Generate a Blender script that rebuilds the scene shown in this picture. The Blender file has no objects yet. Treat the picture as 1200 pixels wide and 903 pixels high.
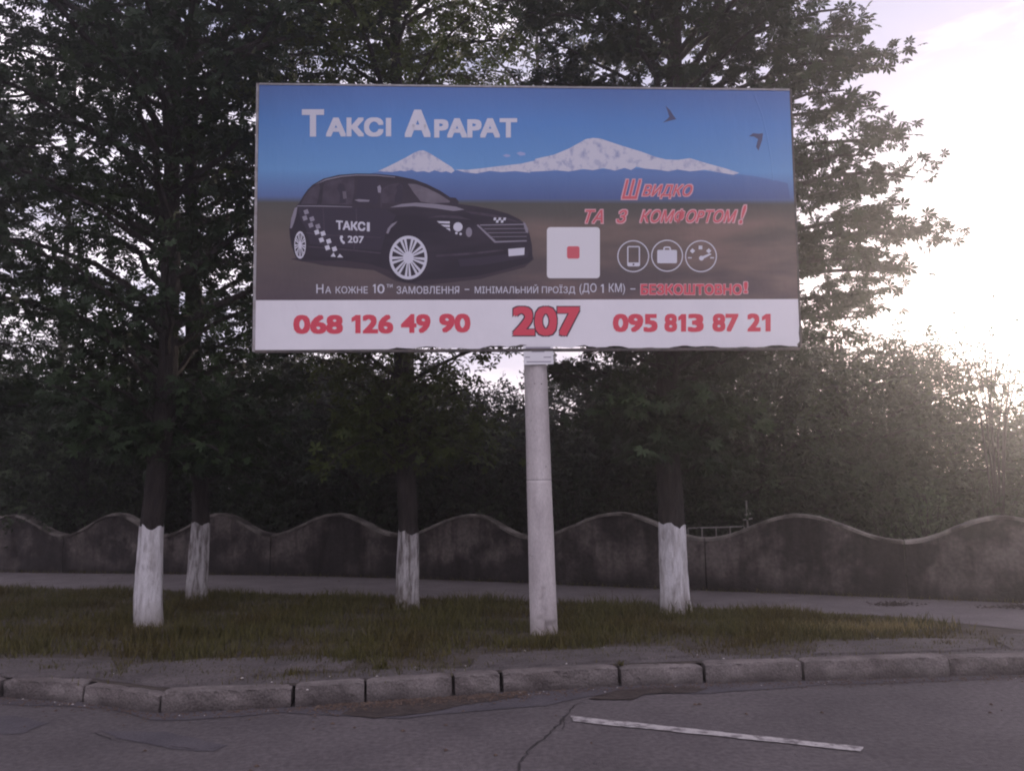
import bpy, math, random
import numpy as np
from mathutils import Vector, Matrix
random.seed(11); rng = np.random.default_rng(7)
C = bpy.context.scene.collection
R = math.radians

# ------------------------------------------------------------------ camera
HC = 1.80; PITCH = R(6.6); ROLL = 0.01346; FOC = 940.0     # focal length in pixels of a 1200 px wide photograph
_cp, _sp = math.cos(PITCH), math.sin(PITCH)
F = Vector((0, _cp, _sp)); U0 = Vector((0, -_sp, _cp)); R0 = Vector((1, 0, 0))
RT = R0*math.cos(ROLL) - U0*math.sin(ROLL); UP = U0*math.cos(ROLL) + R0*math.sin(ROLL)
CAM = Vector((0, 0, HC))
cd = bpy.data.cameras.new('camera'); cam = bpy.data.objects.new('camera', cd); C.objects.link(cam)
cd.sensor_fit = 'HORIZONTAL'; cd.sensor_width = 36; cd.lens = 36*FOC/1200; cd.clip_end = 2000; cd.clip_start = 0.05
m = Matrix((RT, UP, -F)).transposed().to_4x4(); m.translation = CAM; cam.matrix_world = m
S = bpy.context.scene; S.camera = cam
S.render.resolution_x, S.render.resolution_y = 1024, 770

def ray(px, py): return F + RT*((px-600)/FOC) - UP*((py-451.5)/FOC)
def at(px, py, z=0.15):                       # point of a level plane seen at that pixel
    d = ray(px, py); return CAM + d*((z-HC)/d.z)
def atd(px, py, Y):                           # point at depth Y
    d = ray(px, py); return CAM + d*(Y/d.y)
def proj(p):
    d = Vector(p)-CAM; z = d.dot(F); return 600+FOC*d.dot(RT)/z, 451.5-FOC*d.dot(UP)/z

# ------------------------------------------------------------------ sky, sun, exposure
SUN_EL, SUN_AZ = R(7.5), R(33)                # azimuth measured to the right of +Y
W = bpy.data.worlds.new('World'); S.world = W; W.use_nodes = True
nt = W.node_tree; nt.nodes.clear(); N = nt.nodes.new; L = nt.links.new
out = N('ShaderNodeOutputWorld'); bg = N('ShaderNodeBackground'); bg.inputs[1].default_value = 0.15
sky = N('ShaderNodeTexSky'); sky.sky_type = 'NISHITA'; sky.sun_disc = False
sky.sun_elevation = SUN_EL; sky.sun_rotation = SUN_AZ; sky.air_density = 1.0; sky.dust_density = 2.0; sky.ozone_density = 1.5
tc = N('ShaderNodeTexCoord'); mp = N('ShaderNodeMapping'); mp.inputs['Scale'].default_value = (1.6, 1.6, 7); mp.inputs['Location'].default_value = (9.59, 4.27, 6.3)
nz = N('ShaderNodeTexNoise'); nz.inputs['Scale'].default_value = 1.7; nz.inputs['Detail'].default_value = 7; nz.inputs['Roughness'].default_value = .55
L(tc.outputs['Generated'], mp.inputs[0]); L(mp.outputs[0], nz.inputs[0])
cr = N('ShaderNodeValToRGB'); cr.color_ramp.elements[0].position = .40; cr.color_ramp.elements[1].position = .64
cr.color_ramp.elements[0].color = (2.7, 2.65, 3.6, 1); cr.color_ramp.elements[1].color = (8.6, 7.7, 8.4, 1)
L(nz.outputs[0], cr.inputs[0])
tint = N('ShaderNodeMixRGB'); tint.blend_type = 'MULTIPLY'; tint.inputs[0].default_value = 1; tint.inputs[2].default_value = (1, .93, 1.12, 1)
L(sky.outputs[0], tint.inputs[1])
mx = N('ShaderNodeMixRGB'); mx.blend_type = 'MIX'; mx.inputs[0].default_value = .87
L(tint.outputs[0], mx.inputs[1]); L(cr.outputs[0], mx.inputs[2]); L(mx.outputs[0], bg.inputs[0]); L(bg.outputs[0], out.inputs[0])
sl = bpy.data.lights.new('sun', 'SUN'); sl.energy = 2.7; sl.angle = R(8); sl.color = (1, .84, .7)
so = bpy.data.objects.new('sun', sl); C.objects.link(so)
sd = Vector((math.sin(SUN_AZ)*math.cos(SUN_EL), math.cos(SUN_AZ)*math.cos(SUN_EL), math.sin(SUN_EL)))
so.rotation_euler = sd.to_track_quat('Z', 'Y').to_euler(); so.location = sd*60
vs = S.view_settings; vs.view_transform = 'Standard'; vs.look = 'None'; vs.exposure = 0.6; vs.gamma = 1; vs.use_curve_mapping = False
S.render.engine = 'CYCLES'; cy = S.cycles; cy.use_denoising = True; cy.filter_width = 2.0
cy.max_bounces = 5; cy.diffuse_bounces = 3; cy.glossy_bounces = 2; cy.transmission_bounces = 3; cy.volume_bounces = 1

# ------------------------------------------------------------------ helpers
MAT = {}
def mat(name, col, rough=.85, col2=None, scale=6., detail=6., bump=0., bscale=None, spec=.3, ramp=(.35, .65), metallic=0., stretch=None,
        fine=0.):
    mt = bpy.data.materials.new(name); mt.use_nodes = True; t = mt.node_tree; b = t.nodes['Principled BSDF']
    b.inputs['Base Color'].default_value = (*col, 1); b.inputs['Roughness'].default_value = rough
    b.inputs['Specular IOR Level'].default_value = spec; b.inputs['Metallic'].default_value = metallic
    tc = t.nodes.new('ShaderNodeTexCoord'); v = tc.outputs['Object']
    if stretch:
        mp = t.nodes.new('ShaderNodeMapping'); mp.inputs['Scale'].default_value = stretch; t.links.new(v, mp.inputs[0]); v = mp.outputs[0]
    if col2:
        n = t.nodes.new('ShaderNodeTexNoise'); n.inputs['Scale'].default_value = scale; n.inputs['Detail'].default_value = detail; n.inputs['Roughness'].default_value = .6
        t.links.new(v, n.inputs[0]); r = t.nodes.new('ShaderNodeValToRGB')
        r.color_ramp.elements[0].position, r.color_ramp.elements[1].position = ramp
        r.color_ramp.elements[0].color = (*col, 1); r.color_ramp.elements[1].color = (*col2, 1)
        t.links.new(n.outputs[0], r.inputs[0]); o = r.outputs[0]
        if fine:
            n2 = t.nodes.new('ShaderNodeTexNoise'); n2.inputs['Scale'].default_value = scale*18; n2.inputs['Detail'].default_value = 4
            t.links.new(v, n2.inputs[0]); mr = t.nodes.new('ShaderNodeMapRange'); mr.inputs[1].default_value = .3; mr.inputs[2].default_value = .7
            mr.inputs[3].default_value = 1-fine; mr.inputs[4].default_value = 1+fine; t.links.new(n2.outputs[0], mr.inputs[0])
            mm = t.nodes.new('ShaderNodeVectorMath'); mm.operation = 'SCALE'; t.links.new(o, mm.inputs[0]); t.links.new(mr.outputs[0], mm.inputs['Scale']); o = mm.outputs[0]
        t.links.new(o, b.inputs['Base Color'])
    if bump:
        n = t.nodes.new('ShaderNodeTexNoise'); n.inputs['Scale'].default_value = bscale or scale*4; n.inputs['Detail'].default_value = 8
        t.links.new(v, n.inputs[0]); bp = t.nodes.new('ShaderNodeBump'); bp.inputs['Strength'].default_value = bump; bp.inputs['Distance'].default_value = .03
        t.links.new(n.outputs[0], bp.inputs['Height']); t.links.new(bp.outputs[0], b.inputs['Normal'])
    MAT[name] = mt; return mt
def leafmat(name, c1, c2, tr=.3):
    mt = bpy.data.materials.new(name); mt.use_nodes = True; t = mt.node_tree; b = t.nodes['Principled BSDF']
    g = t.nodes.new('ShaderNodeNewGeometry'); oi = t.nodes.new('ShaderNodeObjectInfo'); ad = t.nodes.new('ShaderNodeMath'); ad.operation = 'ADD'
    fr = t.nodes.new('ShaderNodeMath'); fr.operation = 'FRACT'
    t.links.new(g.outputs['Random Per Island'], ad.inputs[0]); t.links.new(oi.outputs['Random'], ad.inputs[1]); t.links.new(ad.outputs[0], fr.inputs[0])
    r = t.nodes.new('ShaderNodeValToRGB'); r.color_ramp.elements[0].color = (*c1, 1); r.color_ramp.elements[1].color = (*c2, 1)
    t.links.new(fr.outputs[0], r.inputs[0]); t.links.new(r.outputs[0], b.inputs['Base Color'])
    b.inputs['Roughness'].default_value = .6; b.inputs['Specular IOR Level'].default_value = .25
    tb = t.nodes.new('ShaderNodeBsdfTranslucent'); ms = t.nodes.new('ShaderNodeMixShader'); ms.inputs[0].default_value = tr
    t.links.new(r.outputs[0], tb.inputs[0]); t.links.new(b.outputs[0], ms.inputs[1]); t.links.new(tb.outputs[0], ms.inputs[2])
    t.links.new(ms.outputs[0], t.nodes['Material Output'].inputs['Surface']); MAT[name] = mt; return mt
def tag(o, label=None, cat=None, group=None, kind=None):
    if label: o['label'] = label
    if cat: o['category'] = cat
    if group: o['group'] = group
    if kind: o['kind'] = kind
    return o
def empty(name, loc=(0, 0, 0)):
    o = bpy.data.objects.new(name, None); o.location = loc; o.empty_display_size = .2; C.objects.link(o); return o
def obj(name, me, mt=None, parent=None, smooth=False):
    if mt and not me.materials: me.materials.append(MAT[mt] if isinstance(mt, str) else mt)
    if smooth: me.polygons.foreach_set('use_smooth', [True]*len(me.polygons))
    o = bpy.data.objects.new(name, me); C.objects.link(o)
    if parent: o.parent = parent; o.matrix_parent_inverse = Matrix.Translation(-Vector(parent.location))
    return o
def mesh(name, vs_, fs):
    me = bpy.data.meshes.new(name); me.from_pydata([tuple(v) for v in vs_], [], fs); me.update(); return me
def np_mesh(name, verts, faces):              # faces: (n,k) array
    verts = np.asarray(verts, dtype=np.float32); faces = np.asarray(faces, dtype=np.int32); k = faces.shape[1]
    me = bpy.data.meshes.new(name); me.vertices.add(len(verts)); me.vertices.foreach_set('co', verts.ravel())
    me.loops.add(faces.size); me.loops.foreach_set('vertex_index', faces.ravel())
    me.polygons.add(len(faces)); me.polygons.foreach_set('loop_start', np.arange(0, faces.size, k, dtype=np.int32))
    me.polygons.foreach_set('loop_total', np.full(len(faces), k, dtype=np.int32)); me.update(); me.validate(); return me
def tube_data(pts, rads, seg=8, cap=True, off=0, wob=0.):
    vs_, fs = [], []; n = len(pts); a0 = random.random()*6
    for i, p in enumerate(pts):
        p = Vector(p); d = (Vector(pts[min(i+1, n-1)])-Vector(pts[max(i-1, 0)])).normalized()
        s = d.cross(Vector((0, 1, 0)) if abs(d.y) < .9 else Vector((1, 0, 0))).normalized(); t = d.cross(s)
        for j in range(seg):
            a = j*2*math.pi/seg; r = rads[i]*(1+wob*(random.random()-.5))
            vs_.append(p+s*math.cos(a)*r+t*math.sin(a)*r)
    for i in range(n-1):
        for j in range(seg):
            fs.append((off+i*seg+j, off+i*seg+(j+1) % seg, off+(i+1)*seg+(j+1) % seg, off+(i+1)*seg+j))
    if cap: fs.append(tuple(off+j for j in range(seg-1, -1, -1))); fs.append(tuple(off+(n-1)*seg+j for j in range(seg)))
    return vs_, fs
def tubes(name, items, seg=6):
    V, Fc = [], []
    for pts, rads in items:
        v, f = tube_data(pts, rads, seg, False, len(V)); V += v; Fc += f
    return mesh(name, V, Fc)
def sheet(name, pts, z, mt, parent=None):     # flat sheet from outline points
    return obj(name, mesh(name, [(p[0], p[1], z) for p in pts], [tuple(range(len(pts)))]), mt, parent)
def ragged(pts, amp, step=.08):               # uneven outline
    o = []
    for i in range(len(pts)):
        a = Vector(pts[i][:2]); b = Vector(pts[(i+1) % len(pts)][:2]); n = max(1, int((b-a).length/step)); n = min(n, 300)
        for k in range(n):
            p = a.lerp(b, k/n); j = amp*(math.sin(k*.37+i)*.5+random.uniform(-.5, .5)); nn = (b-a).normalized(); o.append((p.x-nn.y*j, p.y+nn.x*j))
    return o
def ccw(pts):
    a = sum(pts[i-1][0]*pts[i][1]-pts[i][0]*pts[i-1][1] for i in range(len(pts)))
    return pts if a > 0 else pts[::-1]

# ------------------------------------------------------------------ materials
mat('soil', (.048, .039, .034), .95, (.085, .07, .06), 5, bump=.6, fine=.3)
mat('asphalt', (.080, .069, .074), .88, (.110, .096, .100), 1.3, 8, bump=.35, bscale=70, fine=.28, ramp=(.3, .7))
mat('old_asphalt', (.075, .065, .066), .92, (.115, .10, .10), 3, 8, bump=.5, bscale=55, fine=.3)
mat('patch_asphalt', (.062, .056, .066), .9, (.085, .076, .086), 3, bump=.4, bscale=60, fine=.2)
mat('path_asphalt', (.115, .10, .104), .92, (.155, .136, .14), 2.4, 8, bump=.3, bscale=40, fine=.2)
mat('kerb', (.115, .10, .097), .9, (.22, .193, .187), 4, 8, bump=.7, bscale=45, fine=.3)
mat('litter_mat', (.034, .026, .025), .95, (.062, .048, .043), 9, bump=.8, fine=.4)
mat('road_paint', (.40, .375, .375), .85, (.15, .135, .14), 11, 10, bump=.4, bscale=70, ramp=(.46, .62), fine=.2)
mat('crack', (.032, .028, .029), 1)
mat('wall', (.036, .030, .029), .95, (.128, .108, .100), 1.15, 9, bump=.6, bscale=16, ramp=(.47, .585), fine=.3)
mat('coping', (.10, .088, .08), .9, (.24, .215, .195), 4, 6, bump=.5, bscale=30, fine=.2)
mat('bark', (.018, .014, .014), .95, (.040, .033, .030), 9, 8, bump=1, bscale=20, stretch=(3, 3, .7))
mat('lime', (.66, .64, .66), .88, (.34, .31, .315), 6, 10, bump=1, bscale=22, stretch=(3, 3, .7), ramp=(.46, .70), fine=.18)
mat('lime_worn', (.50, .475, .48), .9, (.15, .13, .125), 6, 10, bump=1, bscale=22, stretch=(3, 3, .6), ramp=(.42, .62), fine=.25)
mat('concrete', (.40, .36, .365), .85, (.54, .50, .50), 2.5, 8, bump=.25, bscale=30, stretch=(2, 2, .6), fine=.12)
mat('concrete_dark', (.10, .09, .09), .9, (.2, .18, .18), 9, bump=.5)
mat('steel_dark', (.05, .045, .045), .7, (.12, .10, .095), 9, spec=.4)
mat('steel_light', (.42, .41, .43), .6, (.3, .27, .26), 12)
mat('pale_metal', (.36, .35, .345), .6, (.24, .22, .21), 20)
mat('white_print', (.84, .82, .86), .45, (.79, .77, .81), 1.2, spec=.35)
mat('card_print', (.76, .75, .78), .45)
mat('ink_white', (.66, .66, .74), .5)
mat('ink_grey', (.30, .28, .34), .5)
mat('ink_red', (.70, .075, .115), .5)
mat('ink_pink', (.72, .42, .46), .5)
mat('ink_coral', (.66, .12, .15), .5)
mat('ink_black', (.020, .014, .026), .45, (.048, .036, .052), .9, 3, ramp=(.45, .7), stretch=(.6, 2.4, 1))
mat('ink_night', (.035, .026, .045), .45)
mat('ink_glass', (.075, .06, .085), .45, (.045, .033, .05), 8)
mat('ink_screen', (.19, .17, .20), .45, (.12, .10, .13), 5)
mat('ink_hood', (.26, .24, .29), .45)
mat('ink_snow', (.62, .62, .70), .5, (.30, .34, .52), 9, 8, ramp=(.5, .7), stretch=(1.3, 1, .8))
mat('ink_range', (.095, .165, .38), .5, (.11, .165, .36), 3)
mat('ink_cloud', (.34, .40, .66), .5)
mat('ink_bird', (.07, .08, .17), .5)
mat('ink_shade', (.046, .033, .045), .5)
mat('leaf_litter', (.055, .036, .03), .9, (.12, .085, .065), 30)
mat('pebble', (.5, .47, .45), .8)
leafmat('leaf_chestnut', (.016, .028, .012), (.030, .052, .020), .2)
leafmat('leaf_left', (.014, .026, .011), (.028, .050, .020), .2)
leafmat('leaf_olive', (.034, .050, .012), (.072, .098, .022), .3)
leafmat('leaf_dark', (.010, .018, .008), (.022, .036, .014), .15)
leafmat('leaf_mid', (.016, .026, .011), (.036, .056, .022), .2)
leafmat('leaf_pale', (.045, .065, .03), (.09, .12, .06), .2)
leafmat('grass_mat', (.046, .044, .014), (.125, .114, .034), .25)
leafmat('straw_mat', (.15, .12, .05), (.30, .24, .11), .25)

def grime_shade(name, z0, z1, colr, amount):             # ragged dirt from the ground; on the kerb, face shade painted into the colour
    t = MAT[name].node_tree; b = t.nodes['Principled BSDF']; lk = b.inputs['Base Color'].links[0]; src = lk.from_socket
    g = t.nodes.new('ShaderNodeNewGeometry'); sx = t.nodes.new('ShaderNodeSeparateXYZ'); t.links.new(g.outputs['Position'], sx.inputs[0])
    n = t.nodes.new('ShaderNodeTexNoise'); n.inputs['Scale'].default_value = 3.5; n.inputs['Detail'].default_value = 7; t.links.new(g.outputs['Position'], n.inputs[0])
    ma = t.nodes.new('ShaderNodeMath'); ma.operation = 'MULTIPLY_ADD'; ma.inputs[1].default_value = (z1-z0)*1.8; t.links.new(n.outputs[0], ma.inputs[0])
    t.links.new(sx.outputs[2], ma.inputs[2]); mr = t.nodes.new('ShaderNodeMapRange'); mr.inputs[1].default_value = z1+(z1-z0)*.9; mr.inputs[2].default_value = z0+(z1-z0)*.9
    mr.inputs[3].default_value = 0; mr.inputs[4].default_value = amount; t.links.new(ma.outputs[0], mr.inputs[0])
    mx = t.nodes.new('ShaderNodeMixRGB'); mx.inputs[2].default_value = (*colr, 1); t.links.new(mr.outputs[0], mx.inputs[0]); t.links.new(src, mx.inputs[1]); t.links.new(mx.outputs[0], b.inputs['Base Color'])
grime_shade('wall', .15, .55, (.022, .018, .018), .85); grime_shade('kerb', .0, .10, (.045, .037, .036), .7); grime_shade('lime', .15, .42, (.22, .19, .16), .7); grime_shade('lime_worn', .15, .5, (.16, .14, .12), .7); grime_shade('concrete', .15, .5, (.22, .19, .17), .6)
def patches(name, scale, c, pos, stretch=None):
    t = MAT[name].node_tree; b = t.nodes['Principled BSDF']; src = b.inputs['Base Color'].links[0].from_socket
    g = t.nodes.new('ShaderNodeNewGeometry'); n = t.nodes.new('ShaderNodeTexNoise'); n.inputs['Scale'].default_value = scale; n.inputs['Detail'].default_value = 3; t.links.new(g.outputs['Position'], n.inputs[0])
    if stretch:
        q = t.nodes.new('ShaderNodeMapping'); q.inputs['Scale'].default_value = stretch; t.links.new(g.outputs['Position'], q.inputs[0]); t.links.new(q.outputs[0], n.inputs[0])
    mr = t.nodes.new('ShaderNodeMapRange'); mr.inputs[1].default_value, mr.inputs[2].default_value = pos; t.links.new(n.outputs[0], mr.inputs[0])
    mx = t.nodes.new('ShaderNodeMixRGB'); mx.blend_type = 'MULTIPLY'; mx.inputs[2].default_value = (*c, 1); t.links.new(mr.outputs[0], mx.inputs[0]); t.links.new(src, mx.inputs[1])
    for l_ in list(src.links):
        if l_.to_node != mx: to = l_.to_socket; t.links.remove(l_); t.links.new(mx.outputs[0], to)
patches('wall', 5, (.62, .60, .60), (.48, .66), (1.6, 1.6, .22)); patches('lime', 6, (.70, .68, .66), (.50, .70), (2, 2, .3)); patches('coping', 3, (.35, .33, .32), (.50, .60)); patches('asphalt', .55, (.82, .82, .82), (.45, .60)); patches('kerb', 1.3, (.72, .70, .70), (.45, .62))
patches('grass_mat', 1.6, (.92, .80, .75), (.45, .62))
patches('leaf_left', .9, (1.5, 1.45, 1.0), (.5, .7)); patches('leaf_mid', .8, (1.6, 1.5, 1.1), (.5, .7)); patches('leaf_dark', .7, (1.7, 1.6, 1.2), (.5, .7)); patches('leaf_chestnut', .9, (1.4, 1.35, 1.0), (.5, .7))

# ------------------------------------------------------------------ the ground, road and kerb
GZ = 0.15
kb = [(-260, 806), (-120, 812), (0, 817), (97, 823), (187, 836), (343, 829), (428, 823), (532, 816), (589, 812), (727, 804), (826, 800), (942, 798), (1115, 793), (1290, 789), (1460, 786)]
KB = [at(x, y, 0) for x, y in kb]
KB = [Vector((-40, KB[0].y-3.0, 0))] + KB + [Vector((40, KB[-1].y+2, 0))]
def kerb_y(x):
    for a, b in zip(KB, KB[1:]):
        if a.x <= x <= b.x: return a.y+(b.y-a.y)*(x-a.x)/(b.x-a.x)
    return KB[-1].y
def strip(name, front, back, z, mt, parent=None):   # two polylines (same count) joined by quads
    n = len(front); V = [(p[0], p[1], z) for p in front]+[(p[0], p[1], z) for p in back]
    return obj(name, mesh(name, V, [(i, i+1, n+i+1, n+i) for i in range(n-1)]), mt, parent)
tag(sheet('road', [(-150, -60), (150, -60), (150, 14), (-150, 14)], 0, 'asphalt'), kind='structure')
fr = [Vector((p.x, p.y+.10, 0)) for p in KB]
fr[0].x = -150; fr[-1].x = 150
tag(strip('ground', fr, [Vector((p.x*(1 if abs(p.x) < 100 else 1), 200, 0)) for p in fr], GZ, 'soil'), kind='structure')
# worn asphalt strip behind the kerb, ragged inner edge
xs = [x*.12 for x in range(-100, 101)]
sb = [(x, kerb_y(x)+.16) for x in xs]
def edge_y(x):                                # where the asphalt strip gives way to grass
    return kerb_y(x)+.62+.07*math.sin(x*1.7)+.05*math.sin(x*4.3+1)
st = [(x, edge_y(x)+random.uniform(-.03, .03)) for x in xs]
tag(strip('worn_asphalt_strip', sb, st, GZ+.005, 'old_asphalt'), kind='structure')
# pavement in front of the wall: from pixels of its near edge and of the wall's foot
wallb = [(-260, 664), (0, 670.5), (200, 672.5), (400, 675.5), (560, 680.5), (773, 690), (1000, 698.5), (1200, 706.5), (1420, 716)]
WB = [at(x, y, GZ) for x, y in wallb]
WB = [WB[0]+(WB[0]-WB[1]).normalized()*12] + WB + [WB[-1]+(WB[-1]-WB[-2]).normalized()*8]
near = [(-260, 684), (0, 689), (200, 692), (400, 699), (560, 703.5), (773, 710.5), (900, 716), (1060, 722), (1200, 740), (1420, 752)]
NE = [at(x, y, GZ) for x, y in near]
def line_y(PL, x):
    for a, b in zip(PL, PL[1:]):
        if a.x <= x <= b.x: return a.y+(b.y-a.y)*(x-a.x)/(b.x-a.x)
    return PL[0].y if x < PL[0].x else PL[-1].y
def sm(PL, x): return (line_y(PL, x-.5)+2*line_y(PL, x)+line_y(PL, x+.5))/4
xs2 = [x*.1 for x in range(-230, 121)]
tag(strip('pavement', [(x, sm(NE, x)+random.uniform(-.02, .02)) for x in xs2], [(x, sm(WB, x)+.1) for x in xs2], GZ+.006, 'path_asphalt'), kind='structure')
tag(strip('trodden_soil', [(x, edge_y(x)-.13+.05*math.sin(x*5.1)+random.uniform(-.05, .05)) for x in xs], [(x, edge_y(x)+.35) for x in xs], GZ+.0095, 'soil'), kind='structure')
# raised leftover slabs of asphalt on the strip
slabs = empty('broken_asphalt', (0, kerb_y(0)+.4, GZ)); tag(slabs, kind='structure')
for k, poly in enumerate([[(-40, 771), (60, 769), (132, 772), (138, 781), (92, 792), (0, 788), (-40, 786)],
                          [(150, 778), (230, 771), (360, 765), (420, 770), (405, 783), (342, 785), (190, 799), (150, 792)],
                          [(560, 766), (700, 757), (790, 755), (810, 766), (725, 772), (600, 778), (548, 778)],
                          [(960, 752), (1060, 746), (1150, 747), (1170, 757), (1110, 761), (950, 764)],
                          [(1172, 742), (1290, 738), (1300, 758), (1185, 759), (1165, 750)]]):
    P = ccw([(v[0], v[1]) for v in ragged([at(x, y, GZ+.03) for x, y in poly], .03, .07)]); n = len(P)
    c = Vector((sum(p[0] for p in P)/n, sum(p[1] for p in P)/n))
    V = [(p[0], p[1], GZ) for p in P]+[(c.x+(p[0]-c.x)*.97, c.y+(p[1]-c.y)*.97, GZ+.024) for p in P]+[(c.x, c.y, GZ+.03)]
    Fs = [(i, (i+1) % n, n+(i+1) % n, n+i) for i in range(n)]+[(n+i, n+(i+1) % n, 2*n) for i in range(n)]
    obj('slab', mesh('slab', V, Fs), 'old_asphalt', slabs)
# kerb stones, each one its own
kerb = empty('kerb', (0, kerb_y(0), 0)); tag(kerb, kind='structure')
htop = {0: .155, 1: .15, 2: .15, 3: .165, 4: .165, 5: .165, 6: .17, 7: .165, 8: .155, 9: .165, 10: .175, 11: .165, 12: .16, 13: .16}
pk = KB[1:-1]
left = [pk[0]+(pk[0]-pk[1]).normalized()*(1.0*k) for k in (3, 2, 1)]
right = [pk[-1]+(pk[-1]-pk[-2]).normalized()*(1.0*k) for k in (1, 2, 3)]
KS = left+list(pk)+right
def kerb_stone(a, b, h, seed):
    rn = random.Random(seed); d = (b-a); Ln = d.length-rn.uniform(.022, .04); d.normalize(); nrm = Vector((-d.y, d.x, 0)); o = a+d*rn.uniform(.008, .018)
    nx = max(6, int(Ln/.045)); prof = [(0.0, -.06), (0.0, .045), (.003, .09), (.006, h-.014), (.008, h-.004), (.018, h), (.085, h+.003), (.15, h), (.168, h-.012), (.17, -.06)]
    V, Fs = [], []; m_ = len(prof); ph = rn.random()*9; tilt = rn.uniform(-.010, .010); off = rn.uniform(-.012, .012)
    for i in range(nx+1):
        t = i/nx; e = min(t, 1-t)*Ln; rd = .014*math.exp(-e/.022)
        for (q, z) in prof:
            top = 1 if z > h-.03 else 0
            w = .004*math.sin(t*Ln*17+ph+z*30)+rn.uniform(-.004, .004)
            chip = (.012 if rn.random() < .10 else 0)*top
            V.append(o+d*(t*Ln)+nrm*(q+off+(w+rd*.6+chip if q < .1 else -w))+Vector((0, 0, z+tilt*t-(rd+rn.uniform(0, .003)+chip*.5)*top)))
    for i in range(nx):
        for j in range(m_-1): Fs.append((i*m_+j, i*m_+j+1, (i+1)*m_+j+1, (i+1)*m_+j)[::-1])
    Fs.append(tuple(range(m_))); Fs.append(tuple(nx*m_+j for j in range(m_-1, -1, -1)))
    return mesh('kerb_stone', V, Fs)
for i, (a, b) in enumerate(zip(KS, KS[1:])):
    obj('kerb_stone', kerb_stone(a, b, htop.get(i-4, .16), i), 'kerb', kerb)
# gutter dirt, litter patch, repairs and cracks on the road
def gz(name, poly, z, mt, amp=.03, step=.06, kind='structure'):
    P = ragged([at(x, y, z) for x, y in poly], amp, step)
    return tag(sheet(name, ccw(P), z, mt), kind=kind)
gz('gutter_dirt', [(-60, 816), (90, 822), (187, 834), (343, 828), (430, 822), (532, 815), (727, 803), (942, 797), (1115, 792), (1200, 789), (1200, 793), (1115, 797), (960, 802), (830, 812), (720, 809), (640, 826), (520, 836), (470, 842), (400, 838), (330, 834), (230, 842), (180, 843), (120, 829), (-60, 822)], .005, 'patch_asphalt', .02)
gz('leaf_litter_patch', [(400, 836), (415, 828), (470, 821), (530, 816), (590, 812), (610, 816), (545, 825), (500, 834), (440, 840)], .009, 'litter_mat', .02)
gz('leaf_litter_patch', [(690, 818), (725, 808), (800, 803), (830, 806), (815, 811), (760, 812), (740, 819)], .009, 'litter_mat', .02)
gz('road_repair', [(-60, 845), (10, 838), (55, 846), (30, 858), (-60, 864)], .004, 'patch_asphalt', .03)
gz('road_repair', [(115, 856), (190, 857), (265, 872), (250, 880), (200, 878), (130, 862)], .004, 'patch_asphalt', .025)
def crack(px, w=.012, z=.006):
    P = [at(x, y, z) for x, y in px]; V, Fs = [], []; Q = []
    for a, b in zip(P, P[1:]):
        n = max(2, int((b-a).length/.05))
        for k in range(n): Q.append(a.lerp(b, k/n)+Vector((random.uniform(-.014, .014), random.uniform(-.014, .014), 0)))
    for i, p in enumerate(Q):
        ww = w*random.uniform(.25, 1)*min(1, (len(Q)-i)/4+.1); V += [(p.x-ww, p.y-ww*.4, z), (p.x+ww, p.y+ww*.4, z)]
    Fs = [(2*i, 2*i+1, 2*i+3, 2*i+2) for i in range(len(Q)-1)]
    tag(obj('road_crack', mesh('road_crack', V, Fs), 'crack'), kind='structure')
crack([(664, 836), (655, 848), (640, 862), (622, 876), (610, 890), (604, 905), (598, 925)], .014)
crack([(662, 842), (662, 850), (650, 858)], .008)
crack([(200, 873), (222, 877), (250, 876), (266, 870)], .010)
crack([(664, 836), (672, 826), (690, 820)], .007)
crack([(110, 858), (132, 866), (160, 868)], .006)
crack([(1095, 868), (1115, 871), (1122, 870)], .006)
# dashed white line
tag(sheet('road_marking', ccw(ragged([at(x, y, .008) for x, y in [(668, 838), (672, 844.5), (840, 861.5), (1008, 879.5), (1012, 874.5), (830, 855)]], .009, .03)), .008, 'road_paint'), kind='structure')
# loose grit and dead leaves
def scatter(name, n, fn, size, mt, label=None):
    V, Fs = [], []
    for _ in range(n):
        x, y, z = fn(); s = size*random.uniform(.5, 1.4); a = random.random()*6.28; h = s*.5
        b = len(V)
        for k in range(4): V.append((x+s*math.cos(a+k*1.57)*random.uniform(.6, 1.1), y+s*math.sin(a+k*1.57)*random.uniform(.6, 1.1), z))
        V.append((x, y, z+h)); Fs += [(b, b+1, b+4), (b+1, b+2, b+4), (b+2, b+3, b+4), (b+3, b, b+4)]
    return tag(obj(name, mesh(name, V, Fs), mt), kind='stuff')
def gut():
    x = random.uniform(-6.5, 7); return x, kerb_y(x)-abs(random.gauss(0, .10))-.01, .006
scatter('gutter_leaf_litter', 2200, gut, .011, 'leaf_litter')
def litp():
    x = random.uniform(-1.6, .1); return x, kerb_y(x)-abs(random.gauss(0, .11))-.01, .011
scatter('gutter_leaf_litter', 900, litp, .012, 'leaf_litter')
scatter('grit', 70, gut, .008, 'pebble')
def ver():
    x = random.uniform(-8, 8); return x, kerb_y(x)+random.uniform(.2, 1.1), GZ+.006
scatter('verge_crumbs', 5200, ver, .012, 'old_asphalt')
scatter('grit', 30, ver, .012, 'pebble')
def roadg(): return random.uniform(-6, 7), random.uniform(2.5, 6.0), .001
scatter('grit', 500, roadg, .006, 'old_asphalt')
p = at(1047, 709, GZ)
def heap(): return p.x+random.gauss(0, .13), p.y+random.gauss(0, .07), GZ+.008+abs(random.gauss(0, .012))
scatter('leaf_litter_heap', 160, heap, .022, 'litter_mat')
p2 = at(1190, 712, GZ)
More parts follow.
